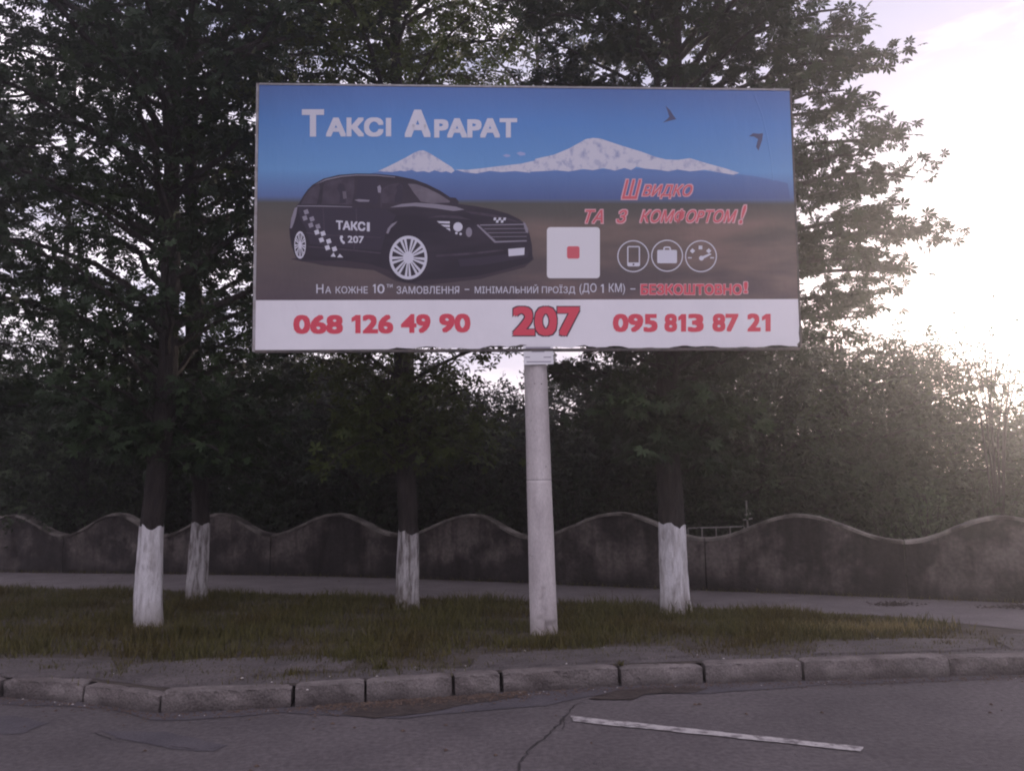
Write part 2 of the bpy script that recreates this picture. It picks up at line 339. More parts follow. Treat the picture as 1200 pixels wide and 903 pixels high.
def heap2(): return p2.x+random.gauss(0, .2), p2.y+random.gauss(0, .06), GZ+.008+abs(random.gauss(0, .012))
scatter('leaf_litter_heap', 140, heap2, .022, 'litter_mat')

def stray():
    x = random.uniform(-8, 7.5); y = random.choice((random.uniform(kerb_y(x)-1.8, kerb_y(x)-.05), random.uniform(kerb_y(x)+.2, kerb_y(x)+.9), sm(WB, x)-random.uniform(.05, .9)))
    return x, y, (.004 if y < kerb_y(x) else GZ+.012)
scatter('fallen_leaves', 240, stray, .018, 'leaf_litter')
def paper():
    x = random.uniform(-6, 6); return x, kerb_y(x)+random.uniform(-.25, 1.0), GZ+.02
scatter('paper_scraps', 16, paper, .016, 'pebble')

# ------------------------------------------------------------------ wavy concrete wall
def wall_pt(px):                              # foot of the wall under a pixel column
    for a, b in zip(wallb, wallb[1:]):
        if a[0] <= px <= b[0]: return at(px, a[1]+(b[1]-a[1])*(px-a[0])/(b[0]-a[0]), GZ)
def top_h(px, py):
    q = wall_pt(px); s = atd(px, py, q.y); return s.z
knots = [(-235, 604), (-175, 625), (-110, 603), (-55, 626), (10, 603), (72, 627), (133, 602), (188, 627), (255, 602), (316, 626), (392, 602), (468, 627), (553, 603), (622, 629), (726, 601), (828, 631), (940, 603), (1064, 634), (1184, 605), (1300, 634), (1400, 608)]
KN = [(wall_pt(x), top_h(x, y)) for x, y in knots]
wall = empty('concrete_wall', tuple(KN[10][0])); tag(wall, 'long low grey concrete wall with wavy top and pale coping behind the pavement', 'wall')
def wprof(i, t):                              # height between knot i and i+1: rounded crest, wide trough
    h0, h1 = KN[i][1], KN[i+1][1]; s = (1-math.cos(math.pi*t))/2; return h0+(h1-h0)*s
for v0 in range(1, len(KN)-1, 2):             # a panel runs from trough to trough
    if v0+2 >= len(KN): break
    fp, cp_ = [], []
    pts = []
    for i in (v0, v0+1):
        n = 14
        for k in range(n+(1 if i == v0+1 else 0)):
            t = k/n; a, b = KN[i][0], KN[i+1][0]; q = a.lerp(b, t); pts.append((q, wprof(i, t)))
    d = (pts[-1][0]-pts[0][0]).normalized(); nr = Vector((-d.y, d.x, 0))
    g = .009; pts[0] = (pts[0][0]+d*g, pts[0][1]); pts[-1] = (pts[-1][0]-d*g, pts[-1][1])
    rec = random.uniform(-.012, .012); T = .20; V, Fs = [], []
    for q, h in pts:
        for k in range(5):
            z = GZ-.15+(h-.035-GZ+.15)*k/4; V.append(q+nr*(rec+(.02 if k == 0 else 0)*0+random.uniform(-.004, .004))+Vector((0, 0, z-GZ)))
        V.append(q+nr*(rec+T)+Vector((0, 0, h-.035-GZ))); V.append(q+nr*(rec+T)+Vector((0, 0, -.15)))
    n = len(pts)
    for i in range(n-1):
        for k in range(6): Fs.append((i*7+k, (i+1)*7+k, (i+1)*7+k+1, i*7+k+1))
    Fs.append(tuple(range(6, -1, -1))); Fs.append(tuple((n-1)*7+k for k in range(7)))
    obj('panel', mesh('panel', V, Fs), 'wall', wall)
    V, Fs = [], []
    for q, h in pts:
        for (o_, z) in ((rec-.035, h-.033), (rec-.035, h+.004), (rec+.0, h+.014), (rec+T, h+.012), (rec+T+.03, h-.033)): V.append(q+nr*(o_+random.uniform(-.003, .003))+Vector((0, 0, z-GZ+random.uniform(-.003, .003))))
    for i in range(n-1):
        for k in range(5): Fs.append((i*5+k, (i+1)*5+k, (i+1)*5+(k+1) % 5, i*5+(k+1) % 5))
    Fs.append((4, 3, 2, 1, 0)); Fs.append(tuple((n-1)*5+k for k in range(5)))
    obj('coping', mesh('coping', V, Fs), 'coping', wall)

# ------------------------------------------------------------------ the billboard
BC = Vector((.23299, 8.76719, 4.73236+.0)); YAW = .05045; TL = .03413; BW = 6.08931; BH = 3.0
bu = Vector((math.cos(YAW), math.sin(YAW), 0)); bn0 = Vector((math.sin(YAW), -math.cos(YAW), 0))
bv = Vector((0, 0, math.cos(TL)))+bn0*math.sin(TL); bn = bu.cross(bv).normalized()
if bn.y > 0: bn = -bn
BM = Matrix((bu, bv, bn)).transposed().to_4x4(); BM.translation = BC
def uv(px, py):
    d = ray(px, py); t = (BC-CAM).dot(bn)/d.dot(bn); q = CAM+d*t-BC; return (q.dot(bu), q.dot(bv))
pole_b = at(637.5, 742, GZ)
board = empty('billboard', tuple(pole_b)); tag(board, 'large taxi advertising billboard on a single round concrete pole', 'billboard')
def bobj(name, me, mt, parent=None, label=None):       # local frame of the board
    if mt: me.materials.append(MAT[mt])
    o = bpy.data.objects.new(name, me); C.objects.link(o); par = parent or board; o.parent = par
    if par is board: o.matrix_parent_inverse = Matrix.Translation(-pole_b); o.matrix_basis = BM
    if label: o['label'] = label
    return o
def slab_mesh(poly, z0, z1, name='print'):
    poly = ccw(poly); n = len(poly); V = [(x, y, z0) for x, y in poly]+[(x, y, z1) for x, y in poly]
    from mathutils.geometry import tessellate_polygon
    tr = tessellate_polygon([[Vector((x, y, 0)) for x, y in poly]])
    Fs = []
    for t in tr:
        a, b, c = t; A, B, Cc = poly[a], poly[b], poly[c]
        if (B[0]-A[0])*(Cc[1]-A[1])-(B[1]-A[1])*(Cc[0]-A[0]) < 0: t = (a, c, b)
        Fs.append(tuple(n+i for i in t))
    Fs += [(i, (i+1) % n, n+(i+1) % n, n+i) for i in range(n)]
    return mesh(name, V, Fs)
LAY = .0003
def flat(name, pxpoly, layer, mt, parent=None, label=None):
    return bobj(name, slab_mesh([uv(x, y) for x, y in pxpoly], (layer-.6)*LAY, layer*LAY, name), mt, parent, label)
def box_mesh(x0, x1, y0, y1, z0, z1, name='box'):
    V = [(x, y, z) for z in (z0, z1) for y in (y0, y1) for x in (x0, x1)]
    return mesh(name, V, [(0, 2, 3, 1), (4, 5, 7, 6), (0, 1, 5, 4), (2, 6, 7, 3), (0, 4, 6, 2), (1, 3, 7, 5)])
# frame behind and around
hw, hh = BW/2, BH/2
bobj('backing_board', box_mesh(-hw+.01, hw-.01, -hh+.02, hh-.01, -.05, -.012), 'steel_dark')
for z in (-.9, 0, .9): bobj('rail', box_mesh(-hw+.03, hw-.03, z-.04, z+.04, -.13, -.052), 'steel_dark')
for x0, x1, y0, y1, mt in ((-hw-.022, -hw+.006, -hh-.02, hh+.014, 'steel_light'), (hw-.006, hw+.016, -hh-.0, hh+.014, 'steel_dark'), (-hw+.008, hw-.008, hh-.004, hh+.016, 'steel_light'), (-hw+.008, hw-.008, -hh-.034, -hh-.004, 'steel_dark')):
    bobj('frame_bar', box_mesh(x0, x1, y0, y1, -.06, .006), mt)
# printed sheet, uneven at its lower and right edges
strip_y = lambda px: 351.5-(px-300)*.0022
def lower(px):
    y = 410-(px-298)*.0047
    if px > 450: y += -1.2+1.1*math.sin(px*.06)+.9*math.sin(px*.17+1)+random.uniform(-.5, .5)
    if 560 < px < 690: y -= 1.5
    return y
bot = [(x, lower(x)) for x in range(300, 938, 5)]
art = [(303.8, 99.8)]+[(303.8-(y-99.8)*.0155, y) for y in range(110, 350, 20)]+[(299.6, strip_y(300))]+[(x, strip_y(x)) for x in range(330, 930, 30)]+[(937, strip_y(937))]+[(926+(y-106)*.0405+random.uniform(-.5, .2), y) for y in range(340, 110, -10)]+[(925.6, 106.6)]
me = slab_mesh([uv(x, y) for x, y in art], -.010, 0, 'printed_sheet')
pm = bpy.data.materials.new('printed_sky_and_plain'); pm.use_nodes = True; t = pm.node_tree; b = t.nodes['Principled BSDF']; b.inputs['Roughness'].default_value = .45
tcn = t.nodes.new('ShaderNodeTexCoord'); sx = t.nodes.new('ShaderNodeSeparateXYZ'); t.links.new(tcn.outputs['Object'], sx.inputs[0])
mr = t.nodes.new('ShaderNodeMapRange'); mr.inputs[1].default_value = -hh; mr.inputs[2].default_value = hh; t.links.new(sx.outputs[1], mr.inputs[0])
r = t.nodes.new('ShaderNodeValToRGB'); t.links.new(mr.outputs[0], r.inputs[0])
vh = (uv(600, 234.5)[1]+hh)/BH; v1 = (uv(600, 200)[1]+hh)/BH
E_ = r.color_ramp.elements; E_[0].position = .18; E_[0].color = (.072, .048, .062, 1); E_[1].position = 1; E_[1].color = (.070, .160, .43, 1)
for pos, c in ((vh-.12, (.094, .074, .062)), (vh-.012, (.066, .064, .056)), (vh+.012, (.09, .155, .36)), (v1, (.125, .32, .62)), (vh+.30, (.075, .235, .57))):
    e = E_.new(pos); e.color = (*c, 1)
nn = t.nodes.new('ShaderNodeTexNoise'); nn.inputs['Scale'].default_value = 1.1; nn.inputs['Detail'].default_value = 6
mpn = t.nodes.new('ShaderNodeMapping'); mpn.inputs['Scale'].default_value = (.6, 2.2, 1); t.links.new(tcn.outputs['Object'], mpn.inputs[0]); t.links.new(mpn.outputs[0], nn.inputs[0])
r2 = t.nodes.new('ShaderNodeValToRGB'); r2.color_ramp.elements[0].position = .42; r2.color_ramp.elements[1].position = .68
r2.color_ramp.elements[0].color = (0, 0, 0, 1); r2.color_ramp.elements[1].color = (1, 1, 1, 1); t.links.new(nn.outputs[0], r2.inputs[0])
xr = t.nodes.new('ShaderNodeMapRange'); xr.inputs[1].default_value = -1.5; xr.inputs[2].default_value = 3.0; xr.inputs[3].default_value = .25; xr.inputs[4].default_value = 1; t.links.new(sx.outputs[0], xr.inputs[0])
lt = t.nodes.new('ShaderNodeMapRange'); lt.inputs[1].default_value = vh-.01; lt.inputs[2].default_value = vh-.10; t.links.new(mr.outputs[0], lt.inputs[0])
m1 = t.nodes.new('ShaderNodeMath'); m1.operation = 'MULTIPLY'; t.links.new(r2.outputs[0], m1.inputs[0]); t.links.new(xr.outputs[0], m1.inputs[1])
m2 = t.nodes.new('ShaderNodeMath'); m2.operation = 'MULTIPLY'; t.links.new(m1.outputs[0], m2.inputs[0]); t.links.new(lt.outputs[0], m2.inputs[1])
mxn = t.nodes.new('ShaderNodeMixRGB'); t.links.new(m2.outputs[0], mxn.inputs[0]); t.links.new(r.outputs[0], mxn.inputs[1]); mxn.inputs[2].default_value = (.25, .16, .135, 1)
t.links.new(mxn.outputs[0], b.inputs['Base Color']); MAT['poster'] = pm
def wrinkle(mt):                              # slack vinyl: slow waves and the welds between the printed lengths
    t = mt.node_tree; b = t.nodes['Principled BSDF']; tc = t.nodes.new('ShaderNodeTexCoord'); n = t.nodes.new('ShaderNodeTexNoise'); n.inputs['Scale'].default_value = 1.6; n.inputs['Detail'].default_value = 4
    q = t.nodes.new('ShaderNodeMapping'); q.inputs['Scale'].default_value = (1.4, .5, 1); t.links.new(tc.outputs['Object'], q.inputs[0]); t.links.new(q.outputs[0], n.inputs[0])
    bp = t.nodes.new('ShaderNodeBump'); bp.inputs['Strength'].default_value = .55; bp.inputs['Distance'].default_value = .06; t.links.new(n.outputs[0], bp.inputs['Height']); t.links.new(bp.outputs[0], b.inputs['Normal'])
t = MAT['ink_range'].node_tree; b_ = t.nodes['Principled BSDF']; tcr = t.nodes.new('ShaderNodeTexCoord'); sr = t.nodes.new('ShaderNodeSeparateXYZ'); t.links.new(tcr.outputs['Object'], sr.inputs[0])
mrr = t.nodes.new('ShaderNodeMapRange'); mrr.inputs[1].default_value = uv(600, 234)[1]; mrr.inputs[2].default_value = uv(600, 203)[1]; t.links.new(sr.outputs[1], mrr.inputs[0])
rr_ = t.nodes.new('ShaderNodeValToRGB'); rr_.color_ramp.elements[0].color = (.085, .125, .29, 1); rr_.color_ramp.elements[1].color = (.12, .22, .47, 1); t.links.new(mrr.outputs[0], rr_.inputs[0]); t.links.new(rr_.outputs[0], b_.inputs['Base Color'])
wrinkle(pm); wrinkle(MAT['white_print']); wrinkle(MAT['ink_range'])
bobj('printed_sheet', me, 'poster', None, 'printed blue sky over a brown plain')
wp = [(299.4, strip_y(300)+.25)]+[(x, strip_y(x)+.25) for x in range(330, 930, 30)]+[(937, strip_y(937)+.25), (937.2, 372), (936, 390), (937, 400), (934, 403.5)][:]+bot[::-1]+[(298.6, 409.3)]
bobj('number_strip', slab_mesh([uv(x, y) for x, y in wp], -.010, .0003, 'number_strip'), 'white_print', None, 'white strip with red telephone numbers, ragged lower edge')
# printed pictures -- z1/z2/z7 turn close-up sketch coordinates into photograph pixels
z1 = lambda L_: [(290+x/3.529, 90+y/3.529) for x, y in L_]
z2 = lambda L_: [(610+x/3.529, 90+y/3.529) for x, y in L_]
z7 = lambda L_: [(330+x/3.871, 190+y/3.871) for x, y in L_]
flat('printed_mountain', z1([(500, 402), (545, 392), (600, 380), (720, 380), (860, 388), (960, 390), (1200, 388)])+z2([(100, 390), (450, 378), (700, 384), (850, 398), (960, 410), (1040, 425), (1105, 440), (1115, 505)])+z1([(1200, 506), (900, 508), (420, 506), (400, 430)]), 1, 'ink_range', None, 'printed blue mountain foot')
jz = lambda L_, a=2.5: [(x+random.uniform(-a, a), y+random.uniform(-a, a)) for x, y in L_]
flat('printed_snow_peak', z1([(540, 390), (580, 372), (620, 352), (655, 334), (690, 314), (710, 306), (728, 305), (748, 313), (772, 328), (810, 352), (845, 374), (857, 388)]+jz([(846, 398), (820, 391), (800, 396), (775, 388), (750, 396), (728, 390), (700, 394), (680, 384), (655, 392), (630, 386), (600, 392), (570, 391)])), 2, 'ink_snow', None, 'printed small snowy cone')
flat('printed_snow_peak', z1([(860, 384), (910, 385), (960, 380), (1040, 370), (1130, 360), (1190, 346)])+z2([(60, 340), (140, 322), (200, 297), (240, 275), (270, 258), (300, 253), (330, 256), (360, 266), (420, 286), (500, 310), (560, 332), (600, 342), (650, 344), (700, 337), (760, 355), (850, 380), (905, 398)]+jz([(880, 405), (820, 396), (760, 386), (700, 392), (650, 382), (610, 390), (560, 386), (520, 380), (480, 372), (455, 384), (430, 376), (390, 388), (340, 380), (300, 388), (260, 382), (200, 394), (150, 386), (100, 392), (40, 394)]))+z1(jz([(1170, 397), (1110, 392), (1050, 396), (1000, 390), (950, 398), (900, 394)])), 2, 'ink_snow', None, 'printed long snowy mountain')
flat('printed_cloud', z1([(1055, 326), (1068, 320), (1085, 323), (1088, 330), (1070, 333)]), 2, 'ink_cloud')
flat('printed_cloud', z1([(1112, 316), (1128, 310), (1148, 315), (1150, 324), (1128, 327)]), 2, 'ink_cloud')
for q in ([(600, 120), (618, 138), (632, 160), (644, 176), (622, 181), (588, 190), (606, 176), (615, 166), (610, 148)], [(944, 246), (962, 234), (985, 236), (1003, 234), (999, 262), (984, 306), (974, 290), (982, 258), (966, 248)]):
    flat('printed_bird', z2(q), 2, 'ink_bird')
# the printed car
carp = flat('printed_car', z7([(35, 305), (38, 285), (45, 255), (62, 205), (80, 185), (100, 150), (118, 125), (140, 103), (190, 75), (260, 58), (340, 52), (430, 53), (520, 62), (600, 78), (660, 100), (720, 130), (765, 160), (790, 162), (805, 180), (800, 190), (880, 200), (960, 215), (1030, 235), (1080, 260), (1110, 285), (1125, 325), (1136, 380), (1138, 440), (1120, 458), (1080, 468), (1020, 485), (940, 505), (860, 520), (790, 525), (700, 532), (640, 535), (600, 545), (555, 545), (515, 525), (490, 490), (400, 462), (280, 445), (160, 448), (90, 450), (62, 425), (45, 380), (38, 340)]), 3, 'ink_black', None, 'printed dark estate car with taxi lettering')
def cf(name, pts, lay, mt, label=None): return flat(name, z7(pts), lay, mt, None, label)
shd = flat('printed_shadow', z7([(40, 440), (200, 470), (420, 490), (520, 540), (640, 560), (900, 530), (1100, 478), (1145, 440), (1120, 380), (300, 380)]), 2, 'ink_shade')
cf('printed_panel', [(75, 205), (300, 207), (470, 215), (520, 240), (470, 330), (450, 400), (280, 385), (130, 372), (110, 300), (85, 260)], 4, 'ink_night')
cf('printed_window', [(88, 190), (105, 155), (130, 122), (170, 98), (175, 120), (160, 190)], 5, 'ink_glass')
cf('printed_window', [(182, 190), (190, 110), (200, 88), (265, 76), (330, 72), (330, 130), (318, 192)], 5, 'ink_glass')
cf('printed_window', [(340, 190), (345, 72), (430, 72), (440, 110), (436, 190)], 5, 'ink_night')
cf('printed_window', [(456, 186), (452, 150), (458, 120), (485, 103), (530, 95), (548, 108), (545, 150), (530, 186)], 5, 'ink_glass')
cf('printed_windscreen', [(572, 98), (610, 100), (660, 118), (715, 145), (765, 178), (760, 184), (680, 187), (632, 180), (600, 140)], 5, 'ink_screen')
cf('printed_bonnet_shine', [(490, 206), (545, 190), (610, 184), (700, 190), (790, 202), (830, 216), (780, 222), (700, 210), (600, 200)], 5, 'ink_hood')
cf('printed_side_shine', [(475, 322), (482, 300), (500, 280), (526, 268), (512, 284), (495, 300), (484, 325)], 5, 'ink_hood')
cf('printed_shine', [(70, 197), (180, 197), (320, 202), (320, 205), (180, 202), (72, 201)], 5, 'ink_hood')
cf('printed_tail_lamp', [(38, 300), (44, 255), (60, 208), (72, 202), (66, 240), (56, 275), (46, 300)], 5, 'ink_hood')
cf('printed_seam', [(330, 172), (352, 168), (400, 172), (396, 180), (352, 180)], 6, 'ink_hood')
def ell(cx, cy, rx, ry, n=36, a0=0): return [(cx+rx*math.cos(a0+2*math.pi*k/n), cy+ry*math.sin(a0+2*math.pi*k/n)) for k in range(n)]
def wheel(cx, cy, rx, ry, ns, lay):
    w = cf('printed_wheel', ell(cx, cy, rx*1.16, ry*1.14), lay, 'ink_black')
    V, Fs = [], []
    def add(poly, z):
        P = ccw([uv(*q) for q in z7(poly)]); o_ = len(V); V.extend([(x, y, z) for x, y in P]); Fs.append(tuple(range(o_, o_+len(P))))
    n = 40
    for k in range(n):
        a, b_ = 2*math.pi*k/n, 2*math.pi*(k+1)/n
        add([(cx+rx*math.cos(a), cy+ry*math.sin(a)), (cx+rx*math.cos(b_), cy+ry*math.sin(b_)), (cx+rx*.86*math.cos(b_), cy+ry*.86*math.sin(b_)), (cx+rx*.86*math.cos(a), cy+ry*.86*math.sin(a))], (lay+1)*LAY)
    for k in range(ns):
        a = 2*math.pi*k/ns+.2
        for s in (-1, 1):
            o1, o2 = a+s*.05, a+s*.20; i1, i2 = a+s*.03, a+s*.30
            add([(cx+rx*.9*math.cos(o1), cy+ry*.9*math.sin(o1)), (cx+rx*.9*math.cos(o2), cy+ry*.9*math.sin(o2)), (cx+rx*.24*math.cos(i2), cy+ry*.24*math.sin(i2)), (cx+rx*.24*math.cos(i1), cy+ry*.24*math.sin(i1))], (lay+1.3+.3*s)*LAY)
    add(ell(cx, cy, rx*.28, ry*.28, 20), (lay+2.2)*LAY)
    rim = mesh('rim', V, Fs); bobj('rim', rim, 'ink_white', w)
wheel(575, 433, 86, 99, 9, 6); wheel(84, 376, 26, 62, 9, 6)
def sq(cx, cy, s=10.5, r_=.45): return [(cx+s*1.35*math.cos(r_+k*math.pi/2), cy+s*1.35*math.sin(r_+k*math.pi/2)) for k in range(4)]
for k, (x, y) in enumerate([(160, 318), (188, 324), (181, 353), (214, 359), (208, 388), (240, 394)]): cf('printed_check', sq(x, y), 6, 'ink_white')
cf('printed_check', [(236, 410), (222, 428), (246, 430)], 6, 'ink_white'); cf('printed_check', [(264, 416), (252, 432), (280, 432)], 6, 'ink_white')
for k, (x, y) in enumerate([(133, 286), (165, 292), (106, 254), (138, 258), (112, 226)]): cf('printed_check', sq(x, y), 6, 'ink_grey')
cf('printed_headlamp', [(704, 268), (763, 269), (763, 279), (716, 277)], 6, 'ink_white'); cf('printed_headlamp', [(722, 284), (763, 285), (763, 295), (738, 293)], 6, 'ink_white'); cf('printed_headlamp', [(744, 299), (763, 300), (765, 313)], 6, 'ink_white')
cf('printed_headlamp', ell(800, 294, 21, 21, 20), 6, 'ink_white'); cf('printed_headlamp', ell(850, 318, 14, 22, 20), 6, 'ink_hood'); cf('printed_headlamp', ell(793, 322, 6, 6, 10), 6, 'ink_white'); cf('printed_headlamp', ell(812, 326, 6, 6, 10), 6, 'ink_white')
cf('printed_grille', [(884, 286), (892, 283), (972, 358), (1112, 354), (1112, 360), (966, 366)], 6, 'ink_hood')
cf('printed_grille', [(900, 284), (1108, 280), (1108, 284), (900, 288)], 6, 'ink_grey')
for y in (302, 320, 338): cf('printed_grille', [(918+(y-302)*.9, y), (1112, y-2), (1112, y), (920+(y-302)*.9, y+2)], 6, 'ink_grey')
for k, (x, y) in enumerate([(968, 258), (990, 258), (1012, 258), (979, 269), (1001, 269), (1020, 256)][:5]): cf('printed_check', [(x-5, y-6), (x+6, y-6), (x+4, y+6), (x-7, y+6)], 6, 'ink_white')
cf('printed_number_plate', [(1028, 394), (1102, 388), (1101, 421), (1030, 427)], 6, 'ink_white')
cf('printed_headlamp', [(1096, 270), (1106, 278), (1117, 300), (1119, 322), (1108, 318), (1100, 295)], 6, 'ink_hood')
cf('printed_shine', [(150, 103), (200, 78), (270, 63), (340, 57), (430, 58), (515, 67), (515, 70), (430, 62), (340, 61), (272, 67), (203, 82)], 5, 'ink_grey')
for q in ([(186, 205), (190, 205), (196, 300), (200, 392), (196, 392), (191, 300)], [(336, 207), (340, 207), (344, 300), (330, 396), (326, 396), (340, 300)], [(447, 110), (450, 110), (454, 205), (450, 205)]): cf('printed_seam', q, 5, 'ink_glass')
cf('printed_shine', [(110, 318), (200, 328), (330, 334), (450, 340), (450, 344), (330, 339), (200, 333), (110, 322)], 5, 'ink_glass')
cf('printed_shine', [(120, 380), (280, 392), (450, 410), (450, 416), (280, 399), (120, 386)], 5, 'ink_glass')
cf('printed_mirror', [(434, 112), (446, 104), (452, 118), (450, 140), (438, 138)], 6, 'ink_grey')
cf('printed_bonnet_shine', [(830, 222), (900, 228), (960, 238), (1030, 255), (1080, 274), (1020, 262), (940, 246), (860, 234)], 5, 'ink_glass')
cf('printed_bonnet_shine', [(660, 252), (720, 240), (800, 244), (860, 262), (790, 256), (720, 250)], 5, 'ink_glass')
cf('printed_bumper', [(700, 420), (860, 410), (1000, 396), (1010, 402), (860, 420), (700, 430)], 5, 'ink_glass')
cf('printed_grille', [(800, 440), (900, 432), (1000, 420), (1120, 404), (1118, 430), (1000, 452), (900, 468), (810, 472)], 5, 'ink_night')
cf('printed_window', [(250, 118), (262, 96), (282, 100), (290, 130), (292, 185), (262, 188), (266, 150)], 6, 'ink_night')
cf('printed_driver', [(520, 110), (534, 100), (546, 108), (546, 128), (552, 150), (545, 182), (512, 186), (514, 150), (524, 132)], 6, 'ink_night')
cf('printed_window', [(276, 133), (292, 132), (296, 165), (280, 168)], 7, 'ink_screen')
# lettering
dg = None
def text(s, x0, y0, x1, y1, mt, bold=.0, layer=8, shear=0., name='lettering', label=None, rot=0.):
    global dg
    cu = bpy.data.curves.new('t', 'FONT'); cu.body = s.replace('\u0420', 'P'); cu.resolution_u = 3; cu.shear = shear
    o = bpy.data.objects.new('t', cu); C.objects.link(o); dg = bpy.context.evaluated_depsgraph_get()
    me = bpy.data.meshes.new_from_object(o.evaluated_get(dg)); bpy.data.objects.remove(o); bpy.data.curves.remove(cu)
    if bold:                                  # heavier weight: the same letters struck several times, a hair apart
        vv = [v.co.copy() for v in me.vertices]; ff = [tuple(p.vertices) for p in me.polygons]; V, Fs = [], []
        for k, (dx, dy) in enumerate([(i*bold/2, j*bold/2) for i in (-2, 0, 2) for j in (-2, 0, 2)]):
            o_ = len(V); V += [(v.x+dx, v.y+dy, k) for v in vv]; Fs += [tuple(i+o_ for i in f) for f in ff]
        me = mesh(name, V, Fs)
    n = len(me.vertices); co = np.empty(n*3); me.vertices.foreach_get('co', co); co = co.reshape(-1, 3)
    a, b_ = co[:, 0].min(), co[:, 0].max(); c, d = co[:, 1].min(), co[:, 1].max()
    TLc, TRc, BLc, BRc = [np.array(uv(*q)) for q in ((x0, y0+rot*0), (x1, y0+rot), (x0, y1), (x1, y1+rot))]
    u_ = ((co[:, 0]-a)/(b_-a))[:, None]; v_ = ((co[:, 1]-c)/(d-c))[:, None]
    P = (1-v_)*((1-u_)*BLc+u_*BRc)+v_*((1-u_)*TLc+u_*TRc)
    co[:, :2] = P; co[:, 2] = layer*LAY+co[:, 2]*3e-5; me.vertices.foreach_set('co', co.ravel()); me.update(); me.name = name; me.materials.clear()
    return bobj(name, me, mt, None, label)
B = .044
def one(x0, y0, x1, y1, w, mt='ink_red', layer=8, hook=.30):
    flat('lettering', [(x1-w, y1), (x1, y1), (x1, y0), (x1-w*.9, y0), (x0, y0+(y1-y0)*.16), (x0, y0+(y1-y0)*(.16+hook*.75)), (x1-w, y0+(y1-y0)*hook)], layer, mt)
def bar(x0, y0, x1, y1, mt='ink_white', layer=8, dy=0): flat('lettering', [(x0, y0), (x1, y0+dy), (x1, y1+dy), (x0, y1)], layer, mt)
text('Т', 353.8, 128.3, 379.8, 160.3, 'ink_white', B, label='white bold company name'); text('АКС', 382, 137.8, 449.3, 160.4, 'ink_white', B); bar(452.2, 138.4, 458.4, 160)
text('А', 474.2, 128.8, 504.8, 160.9, 'ink_white', B); text('РАРАТ', 508.8, 138.8, 606, 161.4, 'ink_white', B)
for s, a in (('Ш', (728.5, 210.5, 751.5, 233.5)), ('видко'.upper(), (752.5, 216.5, 811.5, 232.5)), ('ТА', (686, 246, 706.5, 261.5)), ('З', (722.5, 246, 735, 261.5)), ('КОМФОРТОМ', (750, 245.5, 864, 261.5)), ('!', (866, 240.5, 874.5, 262.5))):
    text(s, a[0]-1.1, a[1]-1.1, a[2]+1.1, a[3]+1.1, 'ink_pink', .05, 7, .35)
    text(s, a[0]+.2, a[1]+.2, a[2]-.2, a[3]-.2, 'ink_coral', .012, 9, .35, label='red slanted slogan outlined in pale pink')
for s, a in (('Н', (370.8, 333, 379, 343.6)), ('А', (381.2, 335.6, 388, 343.6)), ('КОЖНЕ', (393.4, 335.6, 431, 343.8)), ('0', (442.2, 333, 450.7, 343.8)), ('ти', (453, 333, 460, 336.8)), ('ЗАМОВЛЕННЯ', (464.8, 335.4, 538.2, 344.2)), ('–', (544.5, 338.6, 550, 339.7)), ('МІНІМАЛЬНИЙ', (556.4, 333.4, 630.6, 343.6)), ('ПРОЇЗД', (635, 333.6, 674, 345)), ('(ДО', (679, 332, 699, 345.4)), ('КМ)', (713.5, 332, 732.4, 345.4)), ('–', (738.6, 338, 744.6, 339.2))):
    text(s, *a, 'ink_white', .004, 8)
one(437, 333, 440.2, 343.4, 1.5, 'ink_white', 8, .18); one(704, 333, 707.4, 343.2, 1.5, 'ink_white', 8, .18)
text('БЕЗКОШТОВНО', 750.2, 332.2, 870, 346, 'ink_pink', .06, 7); text('БЕЗКОШТОВНО', 751, 333, 869.2, 345.2, 'ink_red', .03, 9, label='red outlined word in the small line')
text('!', 870.6, 329.4, 877, 344.4, 'ink_pink', .06, 7); text('!', 871.6, 330.4, 876, 343.6, 'ink_red', .03, 9)
NB = .040
for s, a in (('068', (343.8, 368.9, 401.9, 391.2)), ('26', (424.8, 368.6, 460.9, 390.8)), ('49', (469.9, 368, 504.5, 390.2)), ('90', (514.7, 367.5, 551.3, 389.6)), ('095', (718.1, 367.7, 770.6, 389)), ('8', (778.5, 367.6, 793.4, 388.9)), ('3', (806, 367.6, 824.6, 388.9)), ('87', (834.8, 367.4, 865.4, 388.6)), ('2', (875.6, 367.3, 891.3, 388.3))):
    text(s, *a, 'ink_red', NB, 8)
one(412, 369, 422.6, 390.4, 6.2); one(794.8, 368, 804, 388.5, 6); one(892.8, 367.8, 903, 388.2, 6)
text('207', 599.6, 358, 680.6, 394.6, 'ink_night', .058, 7); text('207', 600.8, 359.2, 679.4, 393.4, 'ink_red', .036, 9, label='large red short number with dark outline')
zt = lambda x, y: (330+x/3.871, 190+y/3.871)
a = zt(247, 264); b_ = zt(403, 307); b2 = zt(380, 306); text('ТАКС', *a, *b2, 'ink_white', .036, 8, rot=1.9); i0 = zt(387, 273); i1 = zt(400, 314); bar(*i0, *i1, dy=.15)
a = zt(300, 334); b_ = zt(373, 366); text('207', *a, *b_, 'ink_white', .02, 8, rot=.5)
cf('printed_handset', [(266, 334), (276, 333), (280, 342), (275, 346), (277, 355), (286, 361), (288, 369), (280, 372), (269, 360), (264, 345)], 8, 'ink_white')
def rrect(x0, y0, x1, y1, r_, n=5):
    o = []
    for cx, cy, a0 in ((x1-r_, y1-r_, 0), (x0+r_, y1-r_, 90), (x0+r_, y0+r_, 180), (x1-r_, y0+r_, 270)):
        o += [(cx+r_*math.cos(R(a0+90*k/n)), cy+r_*math.sin(R(a0+90*k/n))) for k in range(n+1)]
    return o
